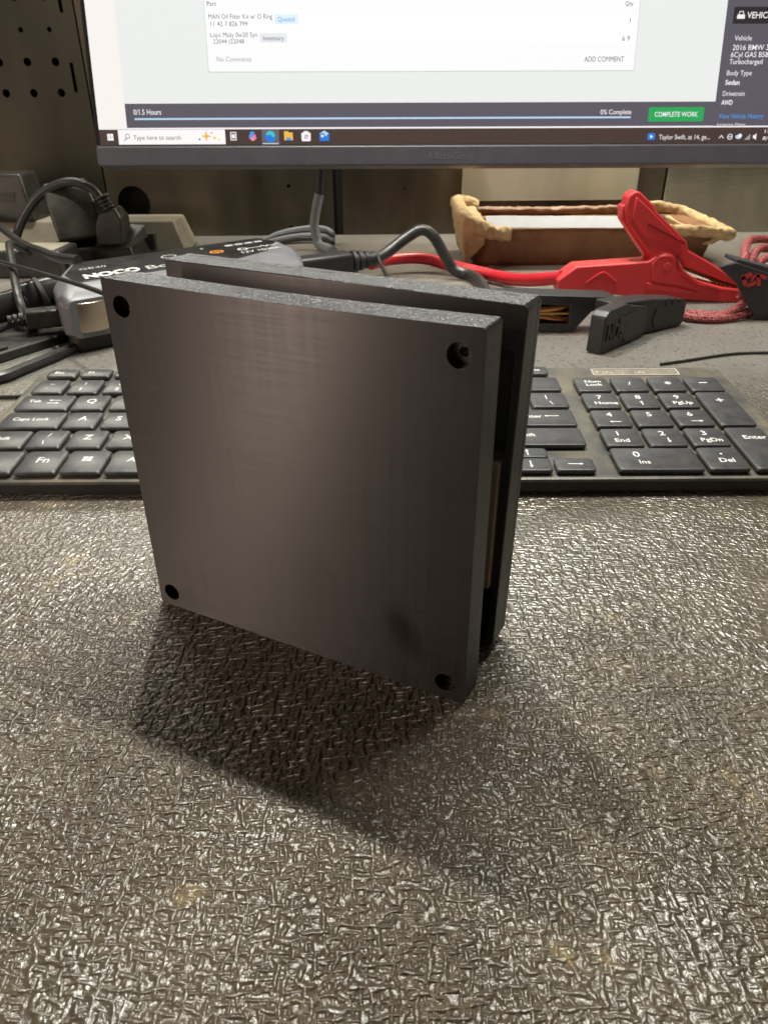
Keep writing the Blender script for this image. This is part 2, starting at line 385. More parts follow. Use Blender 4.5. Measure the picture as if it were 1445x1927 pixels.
class MB:
    """collects faces in millimetres, builds ONE mesh object"""
    def __init__(self): self.v = []; self.f = []
    def add(self, verts, faces):
        k = len(self.v); self.v += [Vector(p) for p in verts]; self.f += [tuple(i + k for i in f) for f in faces]
        return self
    def box(self, x0, x1, y0, y1, z0, z1, M=None):
        vs = [Vector((x, y, z)) for z in (z0, z1) for (x, y) in ((x0, y0), (x1, y0), (x1, y1), (x0, y1))]
        if M: vs = [M @ p for p in vs]
        return self.add(vs, [(3, 2, 1, 0), (4, 5, 6, 7), (0, 1, 5, 4), (1, 2, 6, 5), (2, 3, 7, 6), (3, 0, 4, 7)])
    def prism(self, outer, d0, d1, plane='xz', holes=(), M=None):
        """outline (and holes) in a plane, extruded from d0 to d1 along the third axis"""
        loops = [list(outer)] + [list(h) for h in holes]
        flat = [p for lp in loops for p in lp]
        tri = tessellate_polygon([[Vector((p[0], p[1], 0)) for p in lp] for lp in loops])
        def P(p, d):
            q = {'xz': (p[0], d, p[1]), 'xy': (p[0], p[1], d), 'yz': (d, p[0], p[1])}[plane]
            q = Vector(q); return M @ q if M else q
        n = len(flat)
        vs = [P(p, d0) for p in flat] + [P(p, d1) for p in flat]
        fs = []
        if holes:
            fs += [tuple(t) for t in tri] + [tuple(i + n for i in reversed(t)) for t in tri]
        else:
            fs += [tuple(range(n)), tuple(range(2 * n - 1, n - 1, -1))]
        k = 0
        for lp in loops:
            m_ = len(lp)
            for i in range(m_):
                a, b_ = k + i, k + (i + 1) % m_
                fs.append((a, b_, b_ + n, a + n))
            k += m_
        return self.add(vs, fs)
    def loft(self, rings, cap0=True, cap1=True):
        n = len(rings[0]); vs = [p for r_ in rings for p in r_]; fs = []
        for k in range(len(rings) - 1):
            for i in range(n):
                j = (i + 1) % n
                fs.append((k * n + i, k * n + j, (k + 1) * n + j, (k + 1) * n + i))
        if cap0: fs.append(tuple(reversed(range(n))))
        if cap1: fs.append(tuple(range((len(rings) - 1) * n, len(rings) * n)))
        return self.add(vs, fs)
    def tube(self, path, rad, n=10, sub=6, flat=1.0):
        pts = [Vector(p) for p in path]
        if sub > 1 and len(pts) > 2: pts = catmull(pts, sub)
        rings = []; up = Vector((0, 0, 1)); prev = None
        for i, p in enumerate(pts):
            t = (pts[min(i + 1, len(pts) - 1)] - pts[max(i - 1, 0)]).normalized()
            if prev is None:
                a = t.cross(up)
                if a.length < 0.05: a = t.cross(Vector((1, 0, 0)))
                a.normalize()
            else:
                a = (prev - t * prev.dot(t)).normalized()
            prev = a; b_ = t.cross(a)
            r_ = rad(i / (len(pts) - 1)) if callable(rad) else rad
            rings.append([p + a * (r_ * math.cos(w)) + b_ * (r_ * flat * math.sin(w)) for w in [2 * math.pi * k / n for k in range(n)]])
        return self.loft(rings)
    def build(self, name, m, parent=None, bevel=0, seg=2, smooth=35, origin=(0, 0, 0), loc=None, rot=None):
        o = bpy.data.objects.new(name, self.mesh(name, m, smooth, origin))
        link(o, parent)
        if loc is not None: o.location = Vector(loc) * S
        if rot is not None: o.rotation_euler = rot
        if bevel:
            md = o.modifiers.new('bevel', 'BEVEL'); md.width = bevel * S; md.segments = seg
            md.limit_method = 'ANGLE'; md.angle_limit = R(32)
        return o
    def mesh(self, name, m, smooth=35, origin=(0, 0, 0)):
        og = Vector(origin)
        me = bpy.data.meshes.new(name)
        me.from_pydata([tuple((p - og) * S) for p in self.v], [], self.f)
        bm = bmesh.new(); bm.from_mesh(me)
        bmesh.ops.recalc_face_normals(bm, faces=bm.faces)
        bm.to_mesh(me); bm.free()
        me.materials.append(MATS[m])
        if smooth:
            me.polygons.foreach_set('use_smooth', [True] * len(me.polygons))
            me.set_sharp_from_angle(angle=R(smooth))
        return me

def catmull(pts, sub):
    out = []
    n = len(pts)
    for i in range(n - 1):
        p0 = pts[i - 1] if i else pts[0] * 2 - pts[1]
        p1, p2 = pts[i], pts[i + 1]
        p3 = pts[i + 2] if i + 2 < n else pts[-1] * 2 - pts[-2]
        for k in range(sub):
            t = k / sub
            out.append(0.5 * ((2 * p1) + (p2 - p0) * t + (2 * p0 - 5 * p1 + 4 * p2 - p3) * t * t + (-p0 + 3 * p1 - 3 * p2 + p3) * t ** 3))
    out.append(pts[-1])
    return out

def circle(cx, cy, r, n=20, r2=None):
    return [(cx + r * math.cos(2 * math.pi * k / n), cy + (r2 or r) * math.sin(2 * math.pi * k / n)) for k in range(n)]

def rrect(x0, x1, y0, y1, r, n=4):
    out = []
    for cx, cy, a in ((x1 - r, y1 - r, 0), (x0 + r, y1 - r, 90), (x0 + r, y0 + r, 180), (x1 - r, y0 + r, 270)):
        for k in range(n + 1):
            w = R(a + 90 * k / n); out.append((cx + r * math.cos(w), cy + r * math.sin(w)))
    return out

# lettering: queued, then turned into meshes in one go
TQ = []
def text(name, s, parent, m, x, y, w=None, h=3.0, to3=None, bold=0.0, depth=0.0, shear=0.0):
    TQ.append((name, s, parent, m, x, y, w, h, to3, bold, depth, shear))

def flush_text():
    tmp = {}
    for q in TQ:
        key = (q[1], q[9], q[10], q[11])
        if key in tmp: continue
        cu = bpy.data.curves.new('txt', 'FONT'); cu.body = q[1]; cu.offset = q[9]; cu.extrude = q[10]; cu.shear = q[11]
        cu.resolution_u = 3
        o = bpy.data.objects.new('txt', cu); COL.objects.link(o); tmp[key] = o
    bpy.context.view_layer.update()
    dg = bpy.context.evaluated_depsgraph_get()
    geo = {}
    for key, o in tmp.items():
        me = o.evaluated_get(dg).to_mesh()
        vs = [v.co.copy() for v in me.vertices]; fs = [tuple(p.vertices) for p in me.polygons]
        o.evaluated_get(dg).to_mesh_clear()
        geo[key] = (vs, fs)
    for o in tmp.values():
        cu = o.data; bpy.data.objects.remove(o); bpy.data.curves.remove(cu)
    for (name, s, parent, m, x, y, w, h, to3, bold, depth, shear) in TQ:
        vs, fs = geo[(s, bold, depth, shear)]
        x0 = min(v.x for v in vs); x1 = max(v.x for v in vs)
        ky = h / 0.70
        kx = (w / (x1 - x0)) if w else ky
        me = bpy.data.meshes.new(name)
        me.from_pydata([tuple(Vector(to3(x + (v.x - x0) * kx, y + v.y * ky, v.z)) * S) for v in vs], [], fs)
        me.materials.append(MATS[m])
        link(bpy.data.objects.new(name, me), parent)

# ================================================================== THE SETTING
b = MB().box(-900, 900, -350, 961, -30, 0)
tag(b.build('bench_top', 'bench', smooth=0), kind='structure')

wall = bpy.data.objects.new('back_wall', None); link(wall); wall.location = (0, 0.96, 0); tag(wall, kind='structure')
WO = (0, 960, 0)
MB().box(-900, 900, 972, 980, -30, 800).build('wall_backing', 'dark_void', wall, origin=WO)
holes = []
for i in range(7):
    for j in range(13):
        x, z = -361 - 31.2 * i, 154.7 + 30.1 * j
        holes.append(circle(x, z, 2.6 if j % 3 == 2 else 4.3, 14))
for j in range(5):
    holes.append(rrect(-346, -342, 155 + 75 * j, 184 + 75 * j, 1.2, 2))
MB().prism([(-880, 0.3), (-331, 0.3), (-331, 790), (-880, 790)], 960, 961.6, holes=holes).build('perforated_panel', 'steel_olive', wall, origin=WO, smooth=0)
MB().prism([(-329, 0.3), (-58, 0.3), (-58, 790), (-329, 790)], 960, 961.6,
           holes=[circle(-299, 38, 19.5, 32), circle(-111, 56, 2.1, 10), circle(-111, 9.5, 2.1, 10)]).build('steel_panel', 'steel_brown', wall, origin=WO, smooth=0)
MB().prism([(-47, 0.3), (338, 0.3), (338, 790), (-47, 790)], 960, 961.6,
           holes=[circle(28, 52, 1.2, 8)]).build('steel_panel', 'steel_brown', wall, origin=WO, smooth=0)
MB().box(96, 306, 955.5, 959.7, 38, 700).build('reflection_sheet', 'steel_reflection', wall, bevel=1.5, origin=WO)  # pale sheet added in place of a bright reflection on the wall
MB().box(340, 880, 957.5, 961.5, 0.3, 790).build('steel_panel', 'steel_bright', wall, bevel=1, origin=WO)

# ================================================================== THE PRINTED BLOCK
PB = thing('printed_enclosure', (-74.1, 199.6, 0), 'square black 3D-printed block of two plates standing upright on the bench', 'enclosure', (0, 0, R(-27.17)))
W_, H_, T_ = 107.5, 104.2, 10.0
sc_holes = [circle(5.6, 98.0, 2.9, 28), circle(101.6, 97.6, 2.9, 28), circle(5.2, 5.4, 2.9, 28), circle(101.6, 5.6, 2.9, 28)]
def warped(x, z):   # the print is a little bowed along its top edge
    return z - 0.6 * math.sin(math.pi * x / W_) + 0.9 * (1 - x / W_)
out = [(x - (0.35 if z > 90 and x < 20 else 0), z + (0.9 if z > 90 and x < 20 else 0)) for x, z in rrect(0, W_, 0, H_, 1.1, 4)]
top = [(W_ * k / 14, warped(W_ * k / 14, H_)) for k in range(13, 0, -1)]
out = out[:5] + top + out[5:]
fp = MB().prism(out, 0, T_, holes=sc_holes)
fpo = fp.build('front_plate', 'print_face', PB, bevel=0.6, seg=3)
def plate_uv(o):
    me = o.data; uv = me.uv_layers.new(name='UVMap')
    for lp in me.loops:
        c = me.vertices[lp.vertex_index].co
        uv.data[lp.index].uv = (c.x * 8 + c.y * 2, c.z * 8 + c.y * 1)
plate_uv(fpo)
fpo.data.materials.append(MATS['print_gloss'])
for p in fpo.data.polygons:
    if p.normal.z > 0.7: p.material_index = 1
# screw heads deep in the counterbores
for (x, z) in ((5.6, 98.0), (101.6, 97.6), (5.2, 5.4), (101.6, 5.6)):
    MB().prism(circle(x, z, 2.75, 20), 3.2, 9.0, holes=[circle(x, z, 1.3, 6)]).build('screw_socket', 'screw_steel', PB, smooth=0)
RM = Matrix.Translation((W_, 0, 0)) @ Matrix.Rotation(R(1.05), 4, 'Y') @ Matrix.Translation((-W_, 0, 0))
rear_out = [(1.0, 0.4), (102.5, 0.4), (W_, 4.5), (W_, H_ - 1), (W_ - 1, H_), (0, H_), (0, 1.4)]
rear = MB()
rear.prism(rear_out, 22.5, 30.5, holes=[rrect(55, 105.0, 66, 93, 1, 2), rrect(55, 105.0, 4.8, 25, 1, 2)], M=RM)
rear.prism(rear_out, 30.5, 33.3, M=RM)
ro = rear.build('rear_plate', 'print_rear', PB, bevel=0.4)
plate_uv(ro)
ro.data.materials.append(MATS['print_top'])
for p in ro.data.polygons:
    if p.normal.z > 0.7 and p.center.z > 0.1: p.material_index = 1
MB().prism([(58, 26.5), (105.4, 25.0), (105.8, 64), (58, 65)], 20.6, 22.8).build('lit_patch', 'lit_brown', PB, bevel=0.3)  # lighter brown slab paints the reflected light on the rear plate's face
plate_uv(MB().box(8, 52, T_ - 0.5, 23, 12, 88).build('spacer_block', 'print_rear', PB, bevel=0.5))

# ================================================================== KEYBOARD
TILT = 0.0815
KB = thing('keyboard', (115.03, 352.23, 14.3), 'black full-size keyboard with white legends and dusty frame behind the block', 'keyboard', (TILT, 0, R(-0.30)))
# local frame: x right, y away, z up; z = 0 is the top of the frame, key tops at 2.8
UL, UR, WF, WB = -301.0, 66.5, -80.6, 36.5
prof = rrect(UL, UR, WF, WB, 5, 5)
ch = MB()
def ring(inset, z): return [Vector((x, y, z)) for x, y in rrect(UL + inset, UR - inset, WF + inset, WB - inset, max(1, 5 - inset), 5)]
ch.loft([ring(1.2, -6.6), ring(0, -5.8), ring(0, -1.4), ring(0.5, -0.4), ring(1.6, 0)])
cho = ch.build('frame', 'keyboard_plastic', KB, smooth=40)
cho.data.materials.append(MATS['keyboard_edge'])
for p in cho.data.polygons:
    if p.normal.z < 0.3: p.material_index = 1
for x in (-270, 35):
    for y0, zz in ((24, -15.4), ):
        MB().box(x - 14, x + 14, y0 - 5, y0 + 5, zz, -6.2).build('foot', 'rubber_dark', KB)
for x in (-270, 35):
    MB().box(x - 14, x + 14, -76, -68, -7.6, -6.4).build('foot', 'rubber_dark', KB)
KM = {}
def key(u0, u1, w0, w1, legends=()):
    w, d = round(u1 - u0, 1), round(w1 - w0, 1)
    if (w, d) not in KM:
        def rg(e, z, r_=2.0):
            return [Vector((x, y, z)) for x, y in rrect(-w / 2 - e, w / 2 + e, -d / 2 - e, d / 2 + e, r_, 3)]
        KM[(w, d)] = MB().loft([rg(-0.5, -2.75, 1.2), rg(0.15, -1.7, 1.4), rg(0.36, -0.8, 1.4), rg(0.1, -0.22, 1.8), rg(-0.4, 0, 1.6)]).mesh('key', 'key_plastic', 50)
    k = bpy.data.objects.new('key', KM[(w, d)]); link(k, KB)
    k.location = Vector(((u0 + u1) / 2, (w0 + w1) / 2, 2.8 + random.uniform(-0.12, 0.12))) * S
    k.rotation_euler = (random.uniform(-0.006, 0.006), random.uniform(-0.006, 0.006), random.uniform(-0.004, 0.004))
    for (s, fx, fy, h, *ww) in legends:
        text('legend', s, k, 'legend_white', -w / 2 + fx * w, -d / 2 + fy * d, ww[0] if ww else None, h * (1.2 if len(s) < 3 else 1.28),
             to3=lambda x, y, z: (x, y, 0.04), bold=0.012)
    return k
def arrow_legend(k, cx, cy, length, ang, head=1.6, t=0.28):
    mb = MB(); c, s = math.cos(ang), math.sin(ang)
    def T(p): return (cx + p[0] * c - p[1] * s, cy + p[0] * s + p[1] * c, 0.04)
    h = length / 2
    mb.add([T(p) for p in ((-h, -t), (h - head, -t), (h - head, t), (-h, t))], [(0, 1, 2, 3)])
    mb.add([T(p) for p in ((h - head, -head * 0.55), (h, 0), (h - head, head * 0.55))], [(0, 1, 2)])
    mb.build('legend', 'legend_white', k, smooth=0)
rows = [(22.0, 31.3), (1.4, 17.0), (-17.8, -2.0), (-36.8, -21.0), (-55.8, -40.0), (-77.4, -59.2)]
G = 2.9
LG = lambda s: [(s, 0.36, 0.46, 3.6)]
def two(a, b_): return [(a, 0.42, 0.58, 2.6), (b_, 0.38, 0.18, 2.6)]
# function row
names = ['Esc'] + ['F%d' % i for i in range(1, 13)] + ['PrtSc', 'Delete']
p = 268.3 / 15
for i, s in enumerate(names):
    u = -293.3 + p * i
    key(u, u + p - G, *rows[0], legends=[(s, 0.22 if len(s) < 4 else 0.10, 0.38, 2.2 if len(s) < 5 else 2.0)])
# number row
num = [('~', '`'), ('!', '1'), ('@', '2'), ('#', '3'), ('$', '4'), ('%', '5'), ('^', '6'), ('&', '7'), ('*', '8'), ('(', '9'), (')', '0'), ('_', '-'), ('+', '=')]
for i, (a, b_) in enumerate(num):
    u = -293.3 + p * i; key(u, u + p - G, *rows[1], legends=two(a, b_))
k = key(-293.3 + 13 * p, -25, *rows[1]); arrow_legend(k, -4.5, 0.5, 7, math.pi)
# tab row
k = key(-294, -268.7, *rows[2], legends=[('Tab', 0.16, 0.50, 2.2)]); arrow_legend(k, 4, 2.2, 6, math.pi); arrow_legend(k, 4, -0.8, 6, 0)
p1 = 223.6 / 12
for i, s in enumerate(['Q', 'W', 'E', 'R', 'T', 'Y', 'U', 'I', 'O', 'P', '[', ']']):
    u = -266.9 + p1 * i; key(u, u + p1 - G, *rows[2], legends=LG(s))
key(-42.4, -25, *rows[2], legends=[('|', 0.44, 0.60, 2.8), ('\\', 0.50, 0.16, 2.8)])
# caps row
key(-294, -266.2, *rows[3], legends=[('Caps Lock', 0.16, 0.46, 2.2)])
p2 = 196.5 / 11
for i, s in enumerate(['A', 'S', 'D', 'F', 'G', 'H', 'J', 'K', 'L', ';', "'"]):
    u = -264.2 + p2 * i; key(u, u + p2 - G, *rows[3], legends=LG(s))
k = key(-67.2, -25.2, *rows[3], legends=[('Enter', 0.42, 0.46, 2.4)]); arrow_legend(k, 10.5, 1.2, 7, math.pi)
# shift row
key(-294, -275.4, *rows[4], legends=[('Shift', 0.2, 0.46, 2.3)])
p3 = 197.5 / 11
for i, s in enumerate(['', 'Z', 'X', 'C', 'V', 'B', 'N', 'M', ',', '.', '/']):
    u = -273.4 + p3 * i
    key(u, u + p3 - G, *rows[4], legends=LG(s) if s else [('/', 0.44, 0.62, 2.8), ('\\', 0.40, 0.18, 2.8)])
key(-74.2, -25.4, *rows[4], legends=[('Shift', 0.42, 0.48, 2.3)])
# bottom row
key(-294, -271.2, *rows[5], legends=[('Ctrl', 0.25, 0.48, 2.6)])
key(-269.2, -252.2, *rows[5], legends=[('Fn', 0.36, 0.46, 3.7)])
k = key(-250.3, -233.4, *rows[5])
for (x, y) in ((-1.9, 0.2), (0.3, 0.2), (-1.9, 2.2), (0.3, 2.2)):   # four-pane emblem
    MB().add([(x, y, .04), (x + 1.9, y, .04), (x + 1.9, y + 1.7, .04), (x, y + 1.7, .04)], [(0, 1, 2, 3)]).build('legend', 'legend_white', k, smooth=0)
key(-231.4, -214.4, *rows[5], legends=[('Alt', 0.42, 0.48, 2.8)])
key(-212.5, -120.5, *rows[5])
key(-118.5, -100, *rows[5], legends=[('Alt', 0.36, 0.48, 2.6)])
key(-98, -81.5, *rows[5], legends=[('Ctrl', 0.26, 0.48, 2.4)])
k = key(-79.5, -63, -77.6, -67.8); arrow_legend(k, 0, 0, 6, math.pi)
k = key(-61, -44.2, -66.4, -58.8); arrow_legend(k, 0, 0, 5.2, math.pi / 2)
k = key(-61, -44.2, -77.6, -67.6); arrow_legend(k, 0, 0, 5.6, -math.pi / 2)
k = key(-42.2, -26.2, -77.6, -67.8); arrow_legend(k, 0.5, 0, 6.6, 0)
# number pad
KW = 16.2
key(-KW, 0, 0, 15.9, legends=[('Num', 0.30, 0.60, 2.3), ('Lock', 0.30, 0.36, 2.3)])
key(19 - KW, 19, 0, 15.9, legends=[('/', 0.46, 0.42, 3.0)])
key(38 - KW, 38, 0, 15.9, legends=[('*', 0.44, 0.28, 4.6)])
key(57 - KW, 57, 0, 15.9, legends=[('-', 0.36, 0.46, 4.2, 4.2)])
pad = [[('7', 'Home'), ('8', '^'), ('9', 'PgUp')], [('4', '<'), ('5', ''), ('6', '>')], [('1', 'End'), ('2', 'v'), ('3', 'PgDn')]]
for r_, row in enumerate(pad):
    for i, (a, b_) in enumerate(row):
        lg = [(a, 0.40, 0.58, 3.3)]
        if len(b_) > 1: lg.append((b_, 0.26, 0.20, 2.5))
        k = key(19 * i - KW, 19 * i, -19 * (r_ + 1), -19 * (r_ + 1) + 15.9, legends=lg)
        if b_ in ('^', '<', '>', 'v'):
            an = {'^': math.pi / 2, '<': math.pi, '>': 0, 'v': -math.pi / 2}[b_]
            arrow_legend(k, 1.0 if b_ != '^' else 0, -4.0 if b_ in '<>' else -3.2, 5.6 if b_ in '<>' else 4.4, an)
key(57 - KW, 57, -38, -2.4, legends=[('+', 0.42, 0.66, 4.4)])
key(57 - KW, 57, -77.6, -40.4, legends=[('Enter', 0.30, 0.70, 2.6)])
key(-KW, 19, -77.6, -59.4, legends=[('0', 0.24, 0.58, 3.6), ('Ins', 0.27, 0.26, 2.4)])
key(21.3, 38, -77.6, -59.4, legends=[('.', 0.48, 0.66, 4.4), ('Del', 0.36, 0.30, 2.6)])
# indicator window above the number pad
fr = MB().prism(rrect(-3, 43, 24.6, 33.2, 0.8, 2), 0.02, 0.35, plane='xy', holes=[rrect(-2.4, 42.4, 25.2, 32.6, 0.6, 2)])
ind = fr.build('indicator_label', 'label_print', KB, smooth=0)
MB().prism(rrect(-2.4, 42.4, 25.2, 32.6, 0.6, 2), 0.02, 0.15, plane='xy').build('label_field', 'label_grey', ind, smooth=0)
for s, x in (('P', -1), ('(A)', 2.6), ('/', 13.0), ('(A)', 20), ):
    text('label_print', s, ind, 'label_print', x, 27.3, None, 3.0, to3=lambda x, y, z: (x, y, 0.2))

# ================================================================== MONITOR
MT = R(10.7)
MO = thing('monitor', (61, 703, 97), 'wide black monitor showing a work order page above the bench', 'monitor', (-MT, R(0.22), 0))
# local: x right, z up the screen, y back
MB().prism(rrect(-305.5, 305.5, -1.5, 362, 3.5, 4), 4, 26).build('housing', 'monitor_plastic', MO, bevel=1.5)
chin = MB().prism(rrect(-305.5, 305.5, -1.5, 13.8, 3.0, 4), -1.6, 4).build('chin', 'monitor_plastic', MO, bevel=0.9)
MB().box(-305.2, 305.2, 0.4, 4, 14.0, 361.5).build('bezel', 'bezel_black', MO, bevel=0.4)
MB().box(-305, 305, -1.0, 1.0, 13.7, 14.5).build('chin_lip', 'logo_grey', MO)
text('logo', 'UltraGear', chin, 'logo_grey', -19.2, 3.0, 39.1, 5.8, to3=lambda x, z, e: (x, -1.75, z), bold=0.0)
MB().box(-60, 60, 26, 60, 120, 240).build('rear_hub', 'monitor_plastic', MO, bevel=4)
arm = MB()
MI = Matrix.Rotation(MT, 4, 'X')
arm.tube([(0, 55, 180), (0, 120, 170), (0, 206, 160)], 16, n=14, sub=4)
arm.build('wall_arm', 'bezel_black', MO)
LAY = [0]
def panel(m, x0, x1, z0, z1, level, parent, name='screen_panel', r_=0):
    y = 0.30 - 0.05 * level
    pts = rrect(x0, x1, z0, z1, r_, 3) if r_ else [(x0, z0), (x1, z0), (x1, z1), (x0, z1)]
    mb = MB().add([(x, y, z) for x, z in pts], [tuple(range(len(pts)))])
    o = mb.build(name, m, parent, smooth=0)
    return o
SC = panel('px_page', -301.6, 301.6, 15.2, 352, 0, MO, 'screen')
panel('px_left', -301.6, -277.4, 28.2, 352, 1, SC)
panel('px_slate', -277.4, 222.0, 28.4, 46.8, 1, SC)
panel('px_light', -277.4, 301.6, 27.2, 28.3, 1, SC)
panel('px_slate', 222.0, 301.6, 28.2, 352, 1, SC)
panel('px_slate_dark', 228.0, 301.6, 103.5, 115.5, 2, SC)
panel('px_taskbar', -301.6, 301.6, 15.2, 27.1, 1, SC)
panel('px_rule', -204.8, 150.8, 69.6, 180, 1, SC, r_=1.2)
panel('px_card', -204.3, 150.3, 70.3, 180, 2, SC, r_=1.2)
panel('px_row', -204.2, 150.2, 101.2, 113.4, 3, SC)
panel('px_row', -204.2, 150.2, 89.0, 100.6, 3, SC)
panel('px_progress', -270.2, 151.4, 34.4, 35.8, 2, SC)
panel('px_green', 166.3, 213.2, 31.8, 42.6, 2, SC, r_=0.8)
panel('px_pale_blue', -147.6, -128.4, 104.4, 111.4, 4, SC, r_=0.6)
panel('px_pale_grey', -160.6, -138.0, 91.0, 98.2, 4, SC, r_=0.6)
panel('px_search', -285.6, -194.2, 15.6, 26.9, 2, SC)
panel('px_tile', -163.0, -148.2, 15.5, 27.0, 2, SC)
panel('px_progress', -162.6, -148.6, 15.5, 16.3, 3, SC)
def st(s, m, x, z, w, h, bold=0.0):
    text('screen_text', s, SC, m, x, z, w, h, to3=lambda a, c, e: (a, -0.02, c), bold=bold)
st('Part', 'px_text', -202.1, 117.4, 7.6, 3.2)
st('Qty', 'px_text', 138.5, 116.6, 6.6, 3.0)
st('MAN Oil Filter Kit w/ O Ring', 'px_text', -201.6, 108.2, 52.2, 3.5)
st('11 42 7 826 799', 'px_text', -200.0, 103.0, 30.2, 3.4)
st('Quoted', 'px_blue', -144.8, 106.2, 13.4, 3.3)
st('Liqui Moly 0w20 Syn', 'px_text', -200.9, 95.2, 38.6, 3.5)
st('22044 (22048', 'px_text', -199.0, 90.6, 25.5, 3.3)
st('Inventory', 'px_text', -157.6, 92.8, 17.0, 3.3)
st('No Comments', 'px_text_soft', -197.0, 77.6, 28.7, 3.6)
st('ADD COMMENT', 'px_text', 108.4, 76.6, 33.0, 3.8)
st('1', 'px_text', 143.4, 104.4, None, 3.6)
st('6 9', 'px_text', 138.4, 91.6, 6.2, 3.6)
st('0/1.5 Hours', 'px_light', -270.5, 38.4, 23.4, 4.0, 0.008)
st('0% Complete', 'px_light', 125.3, 37.4, 26.2, 3.6, 0.006)
st('COMPLETE WORK', 'px_light', 171.6, 35.4, 36.6, 3.7, 0.008)
st('VEHICLE INFO', 'px_light', 239.2, 107.4, 38.0, 4.4, 0.012)
st('Vehicle', 'px_light', 231.3, 91.6, 14.2, 3.6)
st('2016 BMW 340i', 'px_light', 230.6, 84.6, 37.0, 3.9, 0.004)
st('6Cyl GAS B58B30', 'px_light', 229.9, 79.4, 39.5, 3.9, 0.004)
st('Turbocharged', 'px_light', 229.4, 74.4, 27.6, 3.7, 0.004)
st('Body Type', 'px_light', 228.6, 66.2, 20.8, 3.6)
st('Sedan', 'px_light', 228.2, 59.2, 12.0, 3.6, 0.02)
st('Drivetrain', 'px_light', 227.3, 50.9, 18.4, 3.6)
st('AWD', 'px_light', 226.9, 44.2, 9.6, 3.6, 0.02)
st('View Vehicle History', 'px_blue', 226.3, 33.8, 38.0, 3.8)
st('License Plate', 'px_light', 225.8, 28.6, 24.0, 1.6)
st('Type here to search', 'px_text', -272.9, 19.2, 40.6, 3.5)
st('Taylor Swift, at 14, ge...', 'px_light', 177.2, 18.0, 43.6, 3.6)
st('1:2', 'px_light', 267.4, 22.6, 6.0, 2.8)
st('8/1', 'px_light', 266.4, 17.2, 6.0, 2.8)
def spoly(m, pts, level=6, name='screen_icon'):
    y = 0.30 - 0.05 * level
    MB().add([(x, y, z) for x, z in pts], [tuple(range(len(pts)))]).build(name, m, SC, smooth=0)
def star(cx, cz, r_): return [(cx + (r_ if k % 2 == 0 else r_ * 0.32) * math.sin(k * math.pi / 4), cz + (r_ if k % 2 == 0 else r_ * 0.32) * math.cos(k * math.pi / 4)) for k in range(8)]
for (x, z) in ((-295.0, 18.7), (-292.3, 18.7), (-295.0, 21.4), (-292.3, 21.4)):
    spoly('px_light', [(x, z), (x + 2.5, z), (x + 2.5, z + 2.5), (x, z + 2.5)])
spoly('px_gold', star(-210.4, 21.8, 4.6)); spoly('px_gold', star(-203.4, 20.4, 2.0)); spoly('px_blue', circle(-216.2, 19.4, 0.9, 8)); spoly('px_text', circle(-205.6, 24.4, 0.6, 8)); spoly('px_gold', circle(-199.8, 19.2, 0.7, 8))
# magnifier
MB().prism(circle(-277.6, 22.0, 2.0, 14), -0.02, 0.0, holes=[circle(-277.6, 22.0, 1.5, 14)]).build('screen_icon', 'px_text', SC, smooth=0)
spoly('px_text', [(-279.0, 20.7), (-278.6, 20.3), (-280.8, 18.1), (-281.2, 18.5)])
# task view, assistant, browser, folder, store, mail
for (x0, x1, z0, z1) in ((-189.8, -188.9, 18.4, 25), (-185.4, -184.6, 18.4, 25), (-188.5, -185.8, 20.1, 23.2), (-188.5, -185.8, 24.2, 25), (-188.5, -185.8, 18.4, 19.2)):
    spoly('px_light', [(x0, z0), (x1, z0), (x1, z1), (x0, z1)])
spoly('px_pink', [(-174, 20), (-170.6, 18), (-167.6, 19.6), (-168.4, 23.4)]); spoly('px_blue', [(-174.2, 20.6), (-172.4, 25.2), (-169, 25), (-171, 20.4)], 7); spoly('px_gold', [(-172, 18.4), (-169.6, 18), (-170.6, 21)], 8)
spoly('px_edge_blue', circle(-155.6, 21.4, 4.4, 20)); spoly('px_teal', [(-159.6, 22.6), (-158, 25), (-155.4, 25.8), (-152.4, 24.4), (-151.4, 21.8), (-153.6, 20.8), (-155, 22.6)], 7); spoly('px_edge_blue', circle(-156.0, 20.6, 2.0, 12), 8)
spoly('px_gold', [(-143.8, 18.4), (-136.4, 18.4), (-136.4, 24.4), (-139.6, 24.4), (-140.4, 25.4), (-143.8, 25.4)]); spoly('px_blue', [(-142.2, 18.4), (-138, 18.4), (-138, 20.6), (-142.2, 20.6)], 7)
spoly('px_light', rrect(-129, -121.2, 17.6, 24.4, 1, 3)); spoly('px_light', [(-127, 24.4), (-123.2, 24.4), (-123.2, 25.4), (-127, 25.4)])
for (x, z, c) in ((-126.4, 21.2, 'px_pink'), (-124.8, 21.2, 'px_green'), (-126.4, 19.6, 'px_blue'), (-124.8, 19.6, 'px_gold')):
    spoly(c, [(x, z), (x + 1.3, z), (x + 1.3, z + 1.3), (x, z + 1.3)], 7)
spoly('px_edge_blue', rrect(-113.6, -105.4, 17.8, 24.0, 0.8, 3)); spoly('px_progress', [(-113.4, 23.6), (-109.5, 25.8), (-105.6, 23.6), (-109.5, 20.6)], 7); spoly('px_edge_blue', circle(-111.2, 21.6, 2.3, 14), 8); spoly('px_light', circle(-111.2, 21.6, 1.1, 12), 9)
spoly('px_edge_blue', rrect(167.4, 173.6, 17.6, 22.8, 1.0, 3)); spoly('px_light', [(169.6, 18.8), (172, 20.2), (169.6, 21.6)], 7)
spoly('px_light', [(228.4, 18.6), (229.2, 18.6), (230.6, 20.4), (232.0, 18.6), (232.8, 18.6), (230.6, 21.4)])
MB().prism(circle(238.0, 19.8, 2.3, 12), -0.02, 0.0, holes=[circle(238.0, 19.8, 1.7, 12)]).build('screen_icon', 'px_light', SC, smooth=0)
